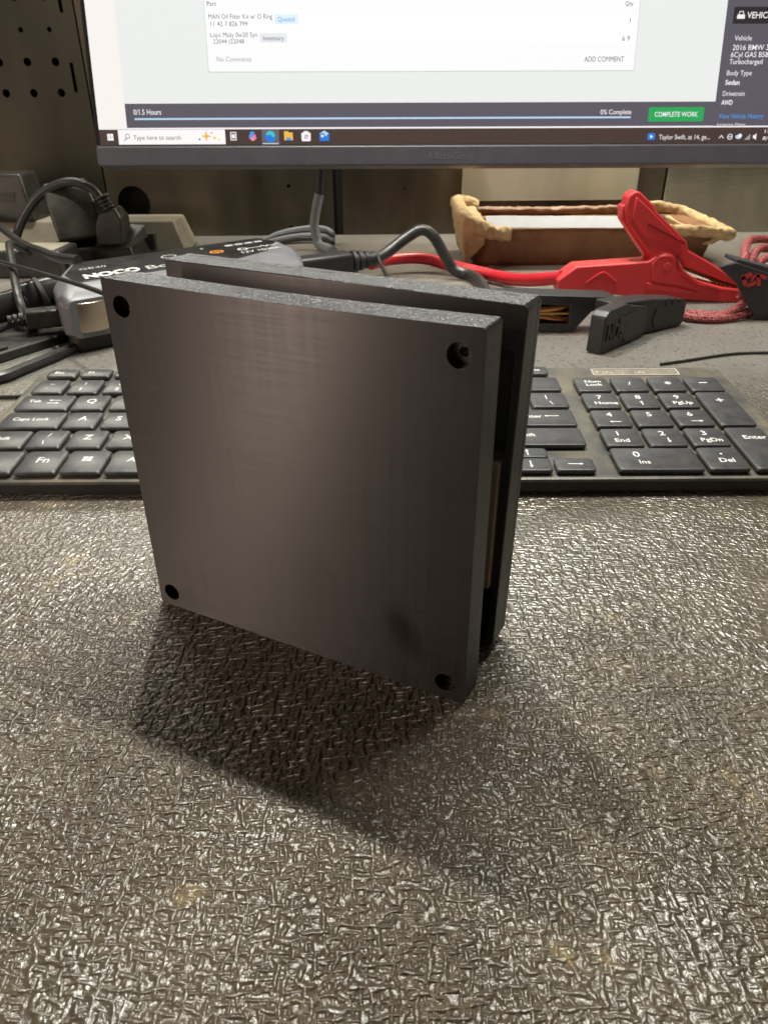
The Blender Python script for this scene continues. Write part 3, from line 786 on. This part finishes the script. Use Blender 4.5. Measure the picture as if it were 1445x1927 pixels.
spoly('px_light', [(236.4, 19.5), (240, 19.5), (240, 20.1), (236.4, 20.1)])
spoly('px_progress', circle(245.3, 19.7, 2.6, 12, 1.7)); spoly('px_light', circle(246.6, 20.6, 1.6, 12), 7)
spoly('px_text_soft', [(250.6, 17.4), (255.4, 17.4), (255.4, 22.2)])
spoly('px_light', [(257.8, 18.6), (259, 18.6), (260.6, 17.2), (260.6, 22.4), (259, 21), (257.8, 21)])
# car emblem beside the vehicle heading
spoly('px_light', [(231.0, 107.0), (237.4, 107.0), (237.4, 109.6), (236.6, 110.0), (235.7, 112.4), (232.7, 112.4), (231.8, 110.0), (231.0, 109.6)])
spoly('px_slate_dark', [(232.4, 110.0), (236.0, 110.0), (235.3, 111.8), (233.1, 111.8)], 7)

# ================================================================== JUMP STARTER
JS = thing('jump_starter', (-235, 571, 0), 'grey and black portable jump starter with white lettering lying behind the block', 'jump starter', (0, 0, R(42)))
def jl(s, t): return (s - 0.25 * t, -t)          # along its length, across towards the front
def jring(pts, z): return [Vector((*jl(s, t), z)) for s, t in pts]
base = [(2, 3), (170, 3), (180, 30), (178, 72), (168, 94), (-13, 94), (-17, 88), (-15, 44)]
body = [(0, 0), (172, 0), (184, 30), (181, 74), (171, 97), (-15, 97), (-20, 90), (-18, 43)]
shoulder = [(0, 1), (171, 1), (182, 30), (179, 72), (169, 94), (-13, 94), (-17.5, 87), (-16, 44)]
topo = [(3, 4), (168, 4), (177, 30), (175, 64), (160, 76), (-4, 76), (-10, 70), (-11, 44)]
jb = MB(); jb.loft([jring(base, 0), jring(base, 13)]); jb.build('base', 'rubber_dark', JS, bevel=3, seg=3)
jb = MB(); jb.loft([jring(body, 12.5), jring(body, 32), jring(shoulder, 35), jring(topo, 40.5)]); jb.build('housing', 'silver_plastic', JS, bevel=1.4, seg=2)
lab = [(5, 5.5), (166.5, 5.5), (174.5, 30), (152, 62), (122, 74), (6, 74.6), (-4, 73), (-8, 44)]
jb = MB(); jb.loft([jring(lab, 40.2), jring(lab, 41.0)]); jp = jb.build('label_plate', 'label_black', JS, bevel=0.3)
# lamp window in the front, near its end
arc = [(-24.5 + 13.5 * math.sin(w), -96 - 5.5 * math.cos(w) + 1.6) for w in [R(-82 + 164 * k / 14) for k in range(15)]]
MB().prism(arc, 14.0, 33.0, plane='xy').build('lamp_lens', 'lens_reflector', JS, bevel=1.6, seg=3)
MB().prism(rrect(-39.5, -8.5, 10.5, 35.5, 4, 4), -97.9, -96.2).build('lamp_rim', 'silver_plastic', JS, bevel=0.6)
MB().prism(rrect(-7, 6, 13, 34, 3, 4), -98.6, -96.0).build('lamp_divider', 'silver_plastic', JS, bevel=0.9)
def jt(s, m, s0, t0, w, h, bold=0.0, shear=0.0):
    text('lettering', s, jp, m, s0, -t0, w, h, to3=lambda a, c, e: (*jl(a, -c), 41.08), bold=bold, shear=shear)
jt('GB40', 'print_grey', 4, 36, 20, 6.5, 0.0)
jt('NOCO', 'print_white', 3, 66, 41, 13, 0.05)
jt('Boost', 'print_grey', 49, 66, 40, 12, 0.015)
jt('12V 1000A', 'print_white', 131, 60, 36, 6.5, 0.0)
for i in range(4):
    MB().add([Vector((*jl(s, t), 41.1)) for s, t in rrect(128 + 9.5 * i, 135.5 + 9.5 * i, 19, 25, 1.2, 2)], [tuple(range(12))]).build('charge_light', 'print_grey', jp, smooth=0)
def jstroke(pts, w, m):
    for (a, c) in zip(pts, pts[1:]):
        d = Vector((c[0] - a[0], c[1] - a[1])); nrm = Vector((-d.y, d.x)).normalized() * w / 2
        q = [(a[0] + nrm.x, a[1] + nrm.y), (c[0] + nrm.x, c[1] + nrm.y), (c[0] - nrm.x, c[1] - nrm.y), (a[0] - nrm.x, a[1] - nrm.y)]
        MB().add([Vector((*jl(s, t), 41.1)) for s, t in q], [(0, 1, 2, 3)]).build('line_mark', m, jp, smooth=0)
jstroke([(141, 44), (154, 44), (156, 40), (158.5, 48), (161, 41), (162.5, 44), (171, 43)], 1.1, 'print_white')
rm = MB().prism([jl(s, t) for s, t in circle(136.5, 44, 4.6, 18)], 41.05, 41.12, plane='xy', holes=[[jl(s, t) for s, t in circle(136.5, 44, 3.2, 18)]])
rm.build('ring_mark', 'print_white', jp, smooth=0)
rm = MB().prism([jl(s, t) for s, t in circle(114, 40, 6.2, 20)], 41.05, 41.12, plane='xy', holes=[[jl(s, t) for s, t in circle(114, 40, 4.6, 20)]])
rm.build('ring_mark', 'print_orange', jp, smooth=0)
jstroke([(110.5, 40), (117.5, 40)], 1.5, 'print_orange'); jstroke([(114, 36.5), (114, 43.5)], 1.5, 'print_orange')
MB().prism([jl(s, t) for s, t in circle(107, 20, 1.8, 12)], 41.05, 41.12, plane='xy').build('dot_mark', 'print_grey', jp, smooth=0)
MB().prism([jl(s, t) for s, t in circle(74, 34, 6.5, 20)], 40.6, 41.6, plane='xy', holes=[[jl(s, t) for s, t in circle(74, 34, 5.2, 20)]]).build('power_button', 'print_grey', jp, smooth=0)

# ================================================================== JUMPER LEADS
def P0(*a): return a
JL = thing('jumper_leads', (-60, 660, 0), 'black connector with a thick black and a red lead beside the jump starter', 'cable')
OJ = (-60, 660, 0)
JC = Matrix.Translation((-44, 662, 21)) @ Matrix.Rotation(R(24), 4, 'Z') @ Matrix.Rotation(R(-2), 4, 'Y')
MB().box(-36, 18, -10, 10, -9, 9, JC).build('connector', 'clamp_black', JL, bevel=3, seg=3, origin=OJ)
for i in range(4):
    MB().tube([JC @ Vector((19 + 6 * i, 0, 0)), JC @ Vector((23 + 6 * i, 0, 0))], 9.5 - 1.0 * i, n=14, sub=1).build('strain_rib', 'clamp_black', JL, bevel=0.8, origin=OJ)
MB().tube([JC @ Vector((14, 0, 0)), JC @ Vector((42, 0, 0))], 6.4, n=12, sub=1).build('sleeve', 'cable_black', JL, origin=OJ)
MB().tube([(-7, 678, 21), (6, 688, 27), (22, 697, 37), (36, 701, 43), (47, 700, 37), (58, 699, 20), (67, 697, 8), (80, 690, 5.4), (86, 660, 5.2), (86, 600, 5.2), (92, 545, 8)], 5.0, n=12).build('black_lead', 'cable_black', JL, origin=OJ)
MB().tube([(-10, 690, 16), (10, 722, 14), (40, 735, 12), (70, 714, 8), (109, 668, 7), (128, 632, 13), (145, 611, 19)], 5.4, n=12).build('red_lead', 'cable_red', JL, origin=OJ)
MB().tube([(-4, 672, 27), (-1, 667, 20), (5, 662, 10), (11, 656, 1.2), (14, 654, 1.2)], 1.6, n=8).build('cable_tie', 'rubber_dark', JL, origin=OJ)

# ---- red clamp
RC = thing('red_clamp', (215, 600, 0), 'red plastic jumper clamp with open handles leaning by the brown tray', 'clamp')
ORC = (215, 600, 0)
low = [(139.7, 18.8), (141.7, 8.2), (189.1, 6.9), (246.5, 2.4), (274.9, 0.3), (289.1, 0.6), (290.6, 7.9), (289.1, 10.2), (272.8, 12.2), (252, 17.6), (239, 25.6), (230.9, 36.2), (223.3, 39.2), (213.3, 35.5), (209.3, 32.7), (153.7, 29.5)]
MB().prism(low, 600, 622).build('lower_jaw', 'clamp_red', RC, bevel=1.2, seg=2, origin=ORC)
upp = [(191.8, 83.7), (196, 83.0), (207.5, 73.6), (210.4, 69.4), (238.0, 47.0), (240.4, 40.6), (258.8, 31.6), (283.9, 17.5), (289.3, 11.8), (271.1, 17.2), (239.7, 28.4), (232.6, 36.2), (224.2, 38.0), (213.1, 33.7), (202.1, 46.7), (189.1, 61.8), (186.4, 71.7), (187.2, 79.8)]
MB().prism(upp, 603, 619).build('upper_jaw', 'clamp_red', RC, bevel=1.2, seg=2, origin=ORC)
MB().prism([(184.6, 73), (185.8, 63), (199, 47), (211, 33.5), (216, 34), (204, 49), (191, 64), (189, 74)], 607, 620).build('handle_channel', 'clamp_red', RC, bevel=0.8, origin=ORC)
MB().prism([(204.6, 61.2), (236.4, 46.0), (236.9, 44.6), (204.8, 59.8)], 601.0, 602.2).build('seam_line', 'seam_dark', RC, smooth=0, origin=ORC)
MB().tube([(213.4, 598.0, 35.2), (219.0, 598.0, 39.2), (225.5, 598.0, 39.0), (231, 598.0, 34.6), (235, 598.0, 26.2), (252, 598.0, 16.4), (270, 598.0, 10.6)], 0.55, n=6, sub=3).build('seam_line', 'seam_dark', RC, origin=ORC)
# flat cheek on the upper handle and the pivot cover
MB().prism([(193, 80), (205, 71), (234, 46.5), (206, 50), (192, 65)], 601.6, 604).build('handle_cheek', 'clamp_red', RC, bevel=0.8, origin=ORC)
MB().prism([(212, 31.5), (217.5, 37), (224.5, 37.6), (230, 33.5), (234, 25), (252, 15.5), (272, 9.6), (262, 7), (240, 14), (214, 18)], 598.2, 600.6).build('pivot_cover', 'clamp_red', RC, bevel=0.9, origin=ORC)
MB().prism([(210, 16.8), (232, 13.6), (252, 9.5), (246, 7.6), (212, 11.4)], 598.6, 600.6).build('side_rib', 'clamp_red', RC, bevel=0.7, origin=ORC)
em = MB(); em.tube([(162.4, 599.7, 17.2), (172.5, 599.7, 24.3), (177.5, 599.7, 24.3), (186.7, 599.7, 17.6)], 0.7, n=6, sub=3)
em.build('emblem', 'clamp_red', RC, origin=ORC)
MB().tube([(224.5, 597.6, 29), (224.5, 624, 29)], 3.2, n=14, sub=1).build('pivot_pin', 'clamp_red', RC, bevel=0.5, origin=ORC)
MB().prism([(243, 26.4), (262, 19.8), (284, 13.0), (288, 11.8), (287, 10.4), (262, 17.6), (243, 24.2)], 604, 618).build('copper_jaw', 'copper', RC, origin=ORC)
for i in range(6):
    x = 268 + 3.6 * i; z = 17.4 - 0.31 * (x - 268)
    MB().box(x, x + 2.4, 604, 618, z - 3.4, z + 0.6).build('tooth', 'brass', RC, bevel=0.4, origin=ORC)
MB().prism([(216, 25), (222, 33), (240, 27), (236, 20)], 606, 616).build('spring_block', 'rubber_dark', RC, origin=ORC)

# ---- black clamp
BC = thing('black_clamp', (150, 500, 0), 'black jumper clamp with copper jaw lying in front of the red clamp', 'clamp')
OBC = (150, 500, 0)
jaw = [(72, 1.2), (134, 1.2), (139, 7), (146, 15.5), (163, 20.5), (164, 23), (158, 25.4), (104, 27.4), (72, 27.4)]
MB().prism(jaw, 515, 536, holes=[[(100, 7), (131, 6.6), (130.6, 19.9), (100, 20.9)]]).build('jaw_housing', 'clamp_black', BC, bevel=1.4, origin=OBC)
MB().box(98, 133, 528, 535, 3, 24).build('jaw_recess', 'dark_void', BC, origin=OBC)
MB().tube([(98, 522, 16.6), (112, 521, 16.0), (122, 521, 17.2), (131, 523, 18.4)], 3.0, n=12, sub=4).build('copper_jaw', 'copper', BC, origin=OBC)
MB().tube([(98, 522, 10.4), (112, 521, 11.0), (122, 521, 9.4), (131, 523, 8.4)], 3.0, n=12, sub=4).build('copper_jaw', 'copper', BC, origin=OBC)
MB().tube([(104, 519.2, 13.6), (131, 519.2, 13.4)], 1.0, n=8, sub=1).build('copper_wire', 'brass', BC, origin=OBC)
# rear arm going right
M2 = Matrix.Translation((168, 500, 0)) @ Matrix.Rotation(R(33), 4, 'Z')
MB().prism([(-16, 1.0), (58, 1.0), (60, 4), (60, 17.5), (57, 19.5), (22, 24.5), (-16, 26.5)], 0, 18, M=M2).build('handle', 'clamp_black', BC, bevel=1.0, seg=2, origin=OBC)
MB().prism([(24, 9), (26.5, 4.2), (31, 4.2), (33, 9), (31, 17), (26.5, 17.4)], -0.9, 0.6, M=M2).build('oval_mark', 'clamp_black', BC, bevel=0.4, origin=OBC)
# near handle with raised letters
M3 = Matrix.Translation((140.5, 463.5, 0)) @ Matrix.Rotation(R(46), 4, 'Z') @ Matrix.Rotation(R(3), 4, 'Y')
MB().prism([(0, 0.8), (52, 2.6), (60, 8), (58, 24), (34, 27.5), (27, 29.6), (4, 27.6), (0, 24)], 0, 11, M=M3).build('handle', 'clamp_black', BC, bevel=0.9, seg=2, origin=OBC)
for i in range(3):
    MB().prism([(36 + 7 * i, 18), (40 + 7 * i, 18), (40 + 7 * i, 23 - i), (36 + 7 * i, 23 - i)], -0.9, 0.4, M=M2).build('grip_rib', 'clamp_black', BC, bevel=0.3, origin=OBC)
text('raised_letters', 'NOCO', BC, 'clamp_black', 4, 8.5, 29, 10.5, bold=0.02, depth=0.06,
     to3=lambda x, z, e: (M3 @ Vector((x, -0.3 - e * 10, z))) - Vector(OBC))
MB().prism([(18, 17), (18, 22), (40, 24), (42, 5), (30, 4)], -0.8, 0.4, M=M3).build('raised_frame', 'clamp_black', BC, bevel=0.5, origin=OBC)

# ================================================================== BROWN TRAY
TR = thing('clay_tray', (205, 790, 0), 'brown tray with worn crumbling tan rim by the steel wall', 'tray')
OT = (205, 790, 0)
def lumpy(mb, name, m, amt, parent, sub=3, seed=0, scale=0.11):
    o = mb.build(name, m, parent, origin=OT, smooth=0)
    bm = bmesh.new(); bm.from_mesh(o.data)
    bmesh.ops.triangulate(bm, faces=[f for f in bm.faces if len(f.verts) > 4])
    bmesh.ops.subdivide_edges(bm, edges=bm.edges, cuts=sub, use_grid_fill=True)
    from mathutils import noise as mn
    bm.normal_update()
    for v in bm.verts:
        q = v.co / S
        v.co += v.normal * S * amt * mn.noise(Vector((q.x * scale + seed, q.y * scale, q.z * scale)))
    bm.to_mesh(o.data); bm.free()
    o.data.polygons.foreach_set('use_smooth', [True] * len(o.data.polygons))
    return o
def tray_ring(x0, x1, y0, y1, z): return [(x0, y0, z), (x1, y0, z), (x1, y1, z), (x0, y1, z)]
tb = MB()
tb.loft([[Vector(p) for p in tray_ring(92, 316, 758, 842, 0.2)], [Vector(p) for p in tray_ring(86, 322, 751, 849, 36)],
         [Vector(p) for p in tray_ring(100, 306, 760, 838, 36)], [Vector(p) for p in tray_ring(104, 302, 764, 834, 8)]])
lumpy(tb, 'body', 'clay_brown', 1.0, TR, 6)
# left end stands higher, thick lumpy rim
rl = MB(); rl.loft([[Vector(p) for p in ((82, 748, 6), (99, 748, 22), (99, 852, 22), (82, 852, 6))],
                    [Vector(p) for p in ((76, 749, 38), (100, 749, 34), (100, 852, 34), (76, 852, 40))],
                    [Vector(p) for p in ((77, 753, 46), (99, 756, 44), (99, 848, 46), (77, 848, 48))]])
lumpy(rl, 'end_wall', 'clay_tan', 1.8, TR, 9, 2.2, 0.13)
def lip(path, r_, m, seed):
    from mathutils import noise as mn
    lumpy(MB().tube(path, lambda t: r_ * (1 + 0.16 * mn.noise(Vector((t * 9 + seed, 0.3, 0)))), n=12, sub=8), 'rim', m, 1.6, TR, 1, seed, 0.22)
lip([(124, 752, 31), (110, 751, 32), (97, 751, 36), (84, 752, 42), (79, 760, 47), (79, 800, 49), (80, 842, 50), (92, 848, 48), (102, 848, 44)], 7.0, 'clay_tan', 3.3)
lip([(256, 753, 33), (285, 753, 33), (315, 752, 32), (336, 753, 29), (339, 770, 29), (334, 820, 33), (322, 846, 38), (290, 848, 44), (262, 847, 45)], 5.6, 'clay_tan', 7.7)
lip([(100, 846, 40), (150, 847, 40), (210, 847, 40), (264, 847, 41)], 4.6, 'clay_brown', 5.0)
rl = MB(); rl.loft([[Vector(p) for p in ((306, 756, 20), (322, 752, 20), (322, 846, 20), (306, 842, 20))],
                    [Vector(p) for p in ((302, 756, 33), (336, 752, 27), (334, 846, 30), (302, 842, 36))]])
lumpy(rl, 'flange', 'clay_tan', 1.2, TR, 6, 8.3, 0.15)
ST = thing('white_strip', (170, 757, 36), 'white plastic strip lying along the brown tray behind the red clamp', 'strip')
MB().loft([[Vector(p) for p in ((101, 752.6, 36.9), (101, 753.8, 36.4), (101, 764.6, 45.6), (101, 763.4, 46.4))], [Vector(p) for p in ((238, 752.6, 35.6), (238, 753.8, 35.1), (238, 764.6, 44.2), (238, 763.4, 45.0))]]).build('strip_face', 'white_plastic', ST, bevel=0.3, origin=(170, 757, 36))

# ================================================================== RED BRAIDED CORD AND ITS STRAP
CO = thing('braided_cord', (275, 570, 0), 'red braided cord coiled up beside the red clamp', 'cord')
OC = (275, 570, 0)
cords = [
    [(262, 556, 28), (268, 566, 40), (280, 592, 47), (296, 612, 47), (318, 618, 44), (345, 610, 34), (360, 590, 18), (350, 566, 8), (320, 556, 5), (285, 552, 8), (264, 553, 18)],
    [(264, 555, 26), (274, 568, 36), (289, 592, 42), (304, 604, 41), (325, 605, 36), (346, 594, 22), (345, 574, 9), (318, 562, 4.5), (290, 556, 5), (270, 552, 14)],
    [(266, 556, 22), (280, 572, 32), (296, 588, 37), (312, 594, 34), (330, 590, 24), (335, 576, 11), (316, 566, 12), (296, 560, 12), (276, 554, 12)],
    [(275, 553, 18), (266, 548, 12), (254, 544, 6), (243, 546, 4.2), (233, 552, 3.8), (228, 553, 3.8)],
    [(285, 553, 12), (272, 549, 6), (258, 543, 3.6), (244, 539, 3.4), (232, 541, 3.4), (226, 545, 3.4), (224, 550, 3.4)],
]
for c in cords:
    MB().tube(c, 3.2, n=10, sub=7).build('loop', 'red_braid', CO, origin=OC)
SP = thing('cord_strap', (268, 548, 0), 'black fabric strap with red emblem wrapped round the red braided cord', 'strap')
OS = (268, 548, 0)
face = [(240.5, 39.4), (252.6, 42.6), (280, 34.5), (296, 25), (296, 5.5), (284.7, 3.0), (274.2, 4.6), (266.6, 13.6), (256, 27.6)]
MB().prism(face, 543.5, 546.2).build('strap_face', 'strap_black', SP, bevel=1.0, seg=2, origin=OS)
MB().prism([(252.6, 42.0), (282, 33.6), (297, 24.6), (297, 28), (284, 37), (253, 45)], 544, 566).build('strap_wrap', 'strap_black', SP, bevel=0.8, origin=OS)
MB().prism([(272, 1.0), (298, 1.0), (298, 5.4), (274.5, 5.0)], 544.2, 566).build('strap_tail', 'strap_black', SP, bevel=0.8, origin=OS)
for q in ([(257.6, 32.6), (265.0, 35.4), (266.2, 32.6), (259.2, 30.0)], [(258.0, 32.4), (260.6, 33.2), (264.0, 26.6), (261.4, 25.4)],
          [(263.8, 27.0), (264.6, 24.6), (270.0, 27.2), (269.2, 29.6)], [(269.4, 34.8), (276.6, 32.8), (276.4, 30.2), (268.6, 32.2)],
          [(268.4, 34.6), (271.0, 33.8), (273.6, 26.4), (271.4, 25.6)], [(266.6, 33.0), (268.4, 33.4), (267.0, 29.0), (265.6, 29.4)]):
    MB().prism(q, 543.1, 543.6).build('emblem', 'logo_red', SP, smooth=0, origin=OS)

# ================================================================== POWER GEAR, LEFT
PS = thing('power_strip', (-270, 880, 0), 'beige grey power strip box against the wall behind the jump starter', 'power strip')
OP = (-270, 880, 0)
MB().loft([[Vector(p) for p in tray_ring(-430, -214, 845, 905, 0.2)], [Vector(p) for p in tray_ring(-426, -226, 855, 902, 33)]]).build('case', 'strip_beige', PS, bevel=2.5, seg=3, origin=OP)
MB().box(-305, -245, 838, 846, 4, 22).build('socket_block', 'adapter_dusty', PS, bevel=1.5, origin=OP)

PK = thing('plug_block', (-300, 775, 0), 'low black outlet block holding a plug beside the jump starter', 'outlet block')
OK_ = (-300, 775, 0)
MB().loft([[Vector(p) for p in tray_ring(-345, -246, 770, 830, 0.2)], [Vector(p) for p in tray_ring(-342, -252, 774, 826, 18)]]).build('case', 'adapter_black', PK, bevel=2, origin=OK_)
MB().loft([[Vector(p) for p in ((-292, 772, 15), (-256, 772, 14), (-240, 800, 24), (-276, 802, 24))], [Vector(p) for p in ((-290, 776, 18), (-257, 775, 17), (-242, 800, 36), (-274, 802, 38))]]).build('socket_plate', 'adapter_dusty', PK, bevel=1.5, origin=OK_)

PG = thing('power_plug', (-270, 780, 18), 'black moulded plug with ribbed neck and arching cord', 'plug')
OG = (-270, 780, 18)
MB().loft([[Vector(p) for p in ((-286, 774, 19.5), (-259, 774, 20), (-256, 800, 22), (-284, 800, 22))],
           [Vector(p) for p in ((-283, 774, 40), (-256, 774, 44), (-255, 798, 46), (-281, 798, 44))],
           [Vector(p) for p in ((-279, 776, 50), (-262, 776, 55), (-260, 794, 56), (-277, 794, 51))]]).build('plug_body', 'adapter_dusty', PG, bevel=2.5, seg=3, origin=OG)
for i in range(4):
    f = i / 3
    MB().tube([(-269.6 - 1.5 * i, 784, 53 + 3.4 * i), (-270.4 - 1.5 * i, 784, 55.2 + 3.4 * i)], 7.6 + (1.6 if i == 3 else 0), n=16, sub=1).build('neck_rib', 'adapter_dusty', PG, bevel=0.7, origin=OG)
MB().tube([(-270, 784, 52), (-277, 784, 64), (-284.0, 784, 72), (-298.7, 784, 77.5), (-316.3, 784, 75), (-337.4, 782, 64.1), (-355.0, 780, 45.3), (-366, 776, 26), (-372, 768, 12), (-382, 745, 6), (-400, 720, 5)], 4.4, n=12).build('cord', 'cable_black', PG, origin=OG)

WA = thing('wall_adapter', (-310, 800, 18), 'tilted black power adapter standing on the outlet block beside the plug', 'adapter')
OW = (-310, 800, 18)
WM = Matrix.Translation((-312, 796, 48)) @ Matrix.Rotation(R(-13), 4, 'Y') @ Matrix.Rotation(R(-14), 4, 'X') @ Matrix.Rotation(R(24), 4, 'Z')
MB().loft([[WM @ Vector(p) for p in tray_ring(-20, 22, -18, 22, -28)], [WM @ Vector(p) for p in tray_ring(-21, 24, -20, 24, 6)],
           [WM @ Vector(p) for p in tray_ring(-19, 22, -14, 22, 28)]]).build('case', 'adapter_dusty', WA, bevel=3, seg=3, origin=OW)

AB = thing('black_brick', (-395, 858, 33), 'black power brick on the power strip under the perforated panel', 'power brick')
OA = (-395, 858, 33)
MB().loft([[Vector(p) for p in tray_ring(-470, -375, 850, 900, 33.3)], [Vector(p) for p in tray_ring(-468, -383, 856, 898, 80)]]).build('case', 'adapter_black', AB, bevel=3, seg=3, origin=OA)
MB().box(-455, -392, 852.4, 854.6, 40, 62).build('rating_patch', 'adapter_dusty', AB, origin=OA)

LA = thing('flat_adapter', (-350, 730, 0), 'low flat black adapter with tan-lit top beside the thick black hose', 'adapter')
OL = (-350, 730, 0)
MB().box(-470, -300, 715, 764, 0.3, 25).build('case', 'adapter_black', LA, bevel=2.5, seg=3, origin=OL)
MB().box(-462, -306, 719, 760, 24.8, 25.5).build('lit_top', 'strip_beige', LA, bevel=0.3, origin=OL)  # beige sheet paints the tan light falling on the black case
MB().box(-299.8, -297, 725, 735, 6, 16).build('socket', 'dark_void', LA, origin=OL)

HO = thing('black_hose', (-275, 530, 0), 'thick glossy black lead running from the end of the jump starter', 'cable')
OH = (-275, 530, 0)
MB().tube([(-420, 480, 10), (-350, 500, 12), (-300, 517, 15), (-270, 529, 18), (-252, 539, 22)], 10.5, n=18).build('hose', 'hose_black', HO, origin=OH)
MB().tube([(-256, 537, 21.5), (-246, 542, 23.5), (-233, 549, 25)], 12, n=18, sub=2).build('collar', 'hose_black', HO, bevel=1, origin=OH)
MB().tube([(-247, 540, 23), (-244, 542, 23.8)], 13.4, n=18, sub=1).build('collar_ring', 'rubber_dark', HO, bevel=0.8, origin=OH)

SPG = thing('small_plug', (-240, 503, 0), 'small black plug pushed into the jump starter under the thick hose', 'plug')
OSP = (-240, 503, 0)
SM = Matrix.Translation((-231, 505, 17)) @ Matrix.Rotation(R(22), 4, 'Z')
MB().box(-12, 16, -7, 7, -6, 6, SM).build('plug_body', 'adapter_black', SPG, bevel=1.5, origin=OSP)
for i in range(3):
    MB().tube([SM @ Vector((-13 - 3.6 * i, 0, 0)), SM @ Vector((-15.4 - 3.6 * i, 0, 0))], 4.6 - 0.5 * i, n=12, sub=1).build('neck_rib', 'adapter_black', SPG, origin=OSP)
MB().tube([SM @ Vector((-8, 0, 0)), (-256, 494, 13), (-268, 484, 7), (-300, 470, 3), (-350, 462, 2.6)], 2.4, n=10).build('cord', 'cable_black', SPG, origin=OSP)

def wire(name, label, path, r_, m='cable_black', group=None, cat='cable'):
    xs = Vector(path[0]); o = thing(name, (xs.x, xs.y, 0), label, cat, group=group)
    MB().tube(path, r_, n=10, sub=7).build('wire', m, o, origin=(xs.x, xs.y, 0))
    return o
wire('loose_cable', 'black cable sagging from the flat adapter to the back of the jump starter', [(-430, 850, 40), (-380, 782, 36), (-345, 735, 32), (-316, 692, 33), (-280, 636, 38), (-250, 592, 41), (-225, 568, 43.2)], 3.6)
wire('thin_wire', 'thin black wire stretched over the jump starter to the block', [(-380, 690, 26), (-330, 630, 36), (-291, 583, 40), (-226, 508.7, 45), (-160, 432, 49), (-120, 400, 40), (-100, 380, 22), (-80, 330, 20)], 1.5)
wire('loop_cable', 'black cable hanging in a loop over the thick hose', [(-320, 700, 26), (-306, 640, 44), (-292, 606, 44), (-278, 575, 38), (-262, 540, 33), (-250, 515, 26), (-244, 508, 12), (-238, 506, 3.4), (-226, 498, 3.2)], 3.0)
wire('round_cable', 'smooth black cable curving on the bench beside the keyboard corner', [(-300, 395, 3.6), (-250, 405, 3.6), (-227, 419, 3.6), (-220, 435, 3.6), (-209, 465, 3.6), (-196, 500, 3.6)], 3.3)
wire('side_wire', 'thin black wire lying on the bench by the number pad', [(172, 442, 1), (183, 446, 1), (196, 451, 1), (210.6, 457, 1), (224, 461.5, 1), (237, 463.6, 1), (262, 464.6, 1), (300, 470, 1)], 0.9)
wire('edge_wire', 'thin dark wire at the left edge of the keyboard', [(-260, 388, 1.3), (-225, 392, 1.3), (-205, 393, 1.3), (-196, 398, 1.3)], 1.1)

MC = thing('monitor_cable', (-66, 860, 0), 'cable with grey sleeve dropping behind the monitor to the bench', 'cable')
OM = (-66, 860, 0)
MB().tube([(-56, 800, 190), (-60, 850, 130), (-63, 860, 90), (-67, 860, 54)], 4.2, n=10).build('black_wire', 'cable_black', MC, origin=OM)
MB().tube([(-67, 860, 57), (-72, 860, 38), (-74, 860, 24), (-71, 858, 8), (-66, 850, 5), (-52, 820, 5)], 5.0, n=12).build('grey_sleeve', 'cable_grey', MC, origin=OM)

FC = thing('bundled_cord', (-120, 900, 0), 'loops of flat grey black cord bundled behind the jump starter', 'cord')
OF = (-120, 900, 0)
for i in range(4):
    MB().tube([(-140, 868 + i * 4, 3), (-122, 886 + i * 4, 3.5 + 2.4 * i), (-100, 898 + i * 3, 5 + 3.2 * i), (-80, 900 + i * 3, 5 + 3.8 * i), (-64, 895 + i * 3, 4 + 3.8 * i), (-55, 880 + i * 3, 3 + 3.0 * i)], 2.5, n=8).build('loop', 'cable_grey' if i % 2 else 'cable_black', FC, origin=OF)

FD = thing('flat_device', (-250, 480, 0), 'black flat gadget with glossy frame on the bench beside the jump starter', 'gadget')
OD = (-250, 480, 0)
FM = Matrix.Translation((-262, 478, 0)) @ Matrix.Rotation(R(62), 4, 'Z')
MB().prism(rrect(-36, 48, -26, 26, 5, 4), 0.3, 6.5, plane='xy', M=FM).build('case', 'adapter_black', FD, bevel=1.2, origin=OD)
MB().prism(rrect(-32, 2, -23, 23, 4, 4), 6.4, 8.2, plane='xy', holes=[rrect(-28, -2, -19, 19, 3, 4)], M=FM).build('frame', 'cable_black', FD, bevel=0.5, origin=OD)
MB().prism(rrect(-28.2, -1.8, -19.2, 19.2, 3, 4), 6.4, 7.0, plane='xy', M=FM).build('window', 'bezel_black', FD, origin=OD)

flush_text()
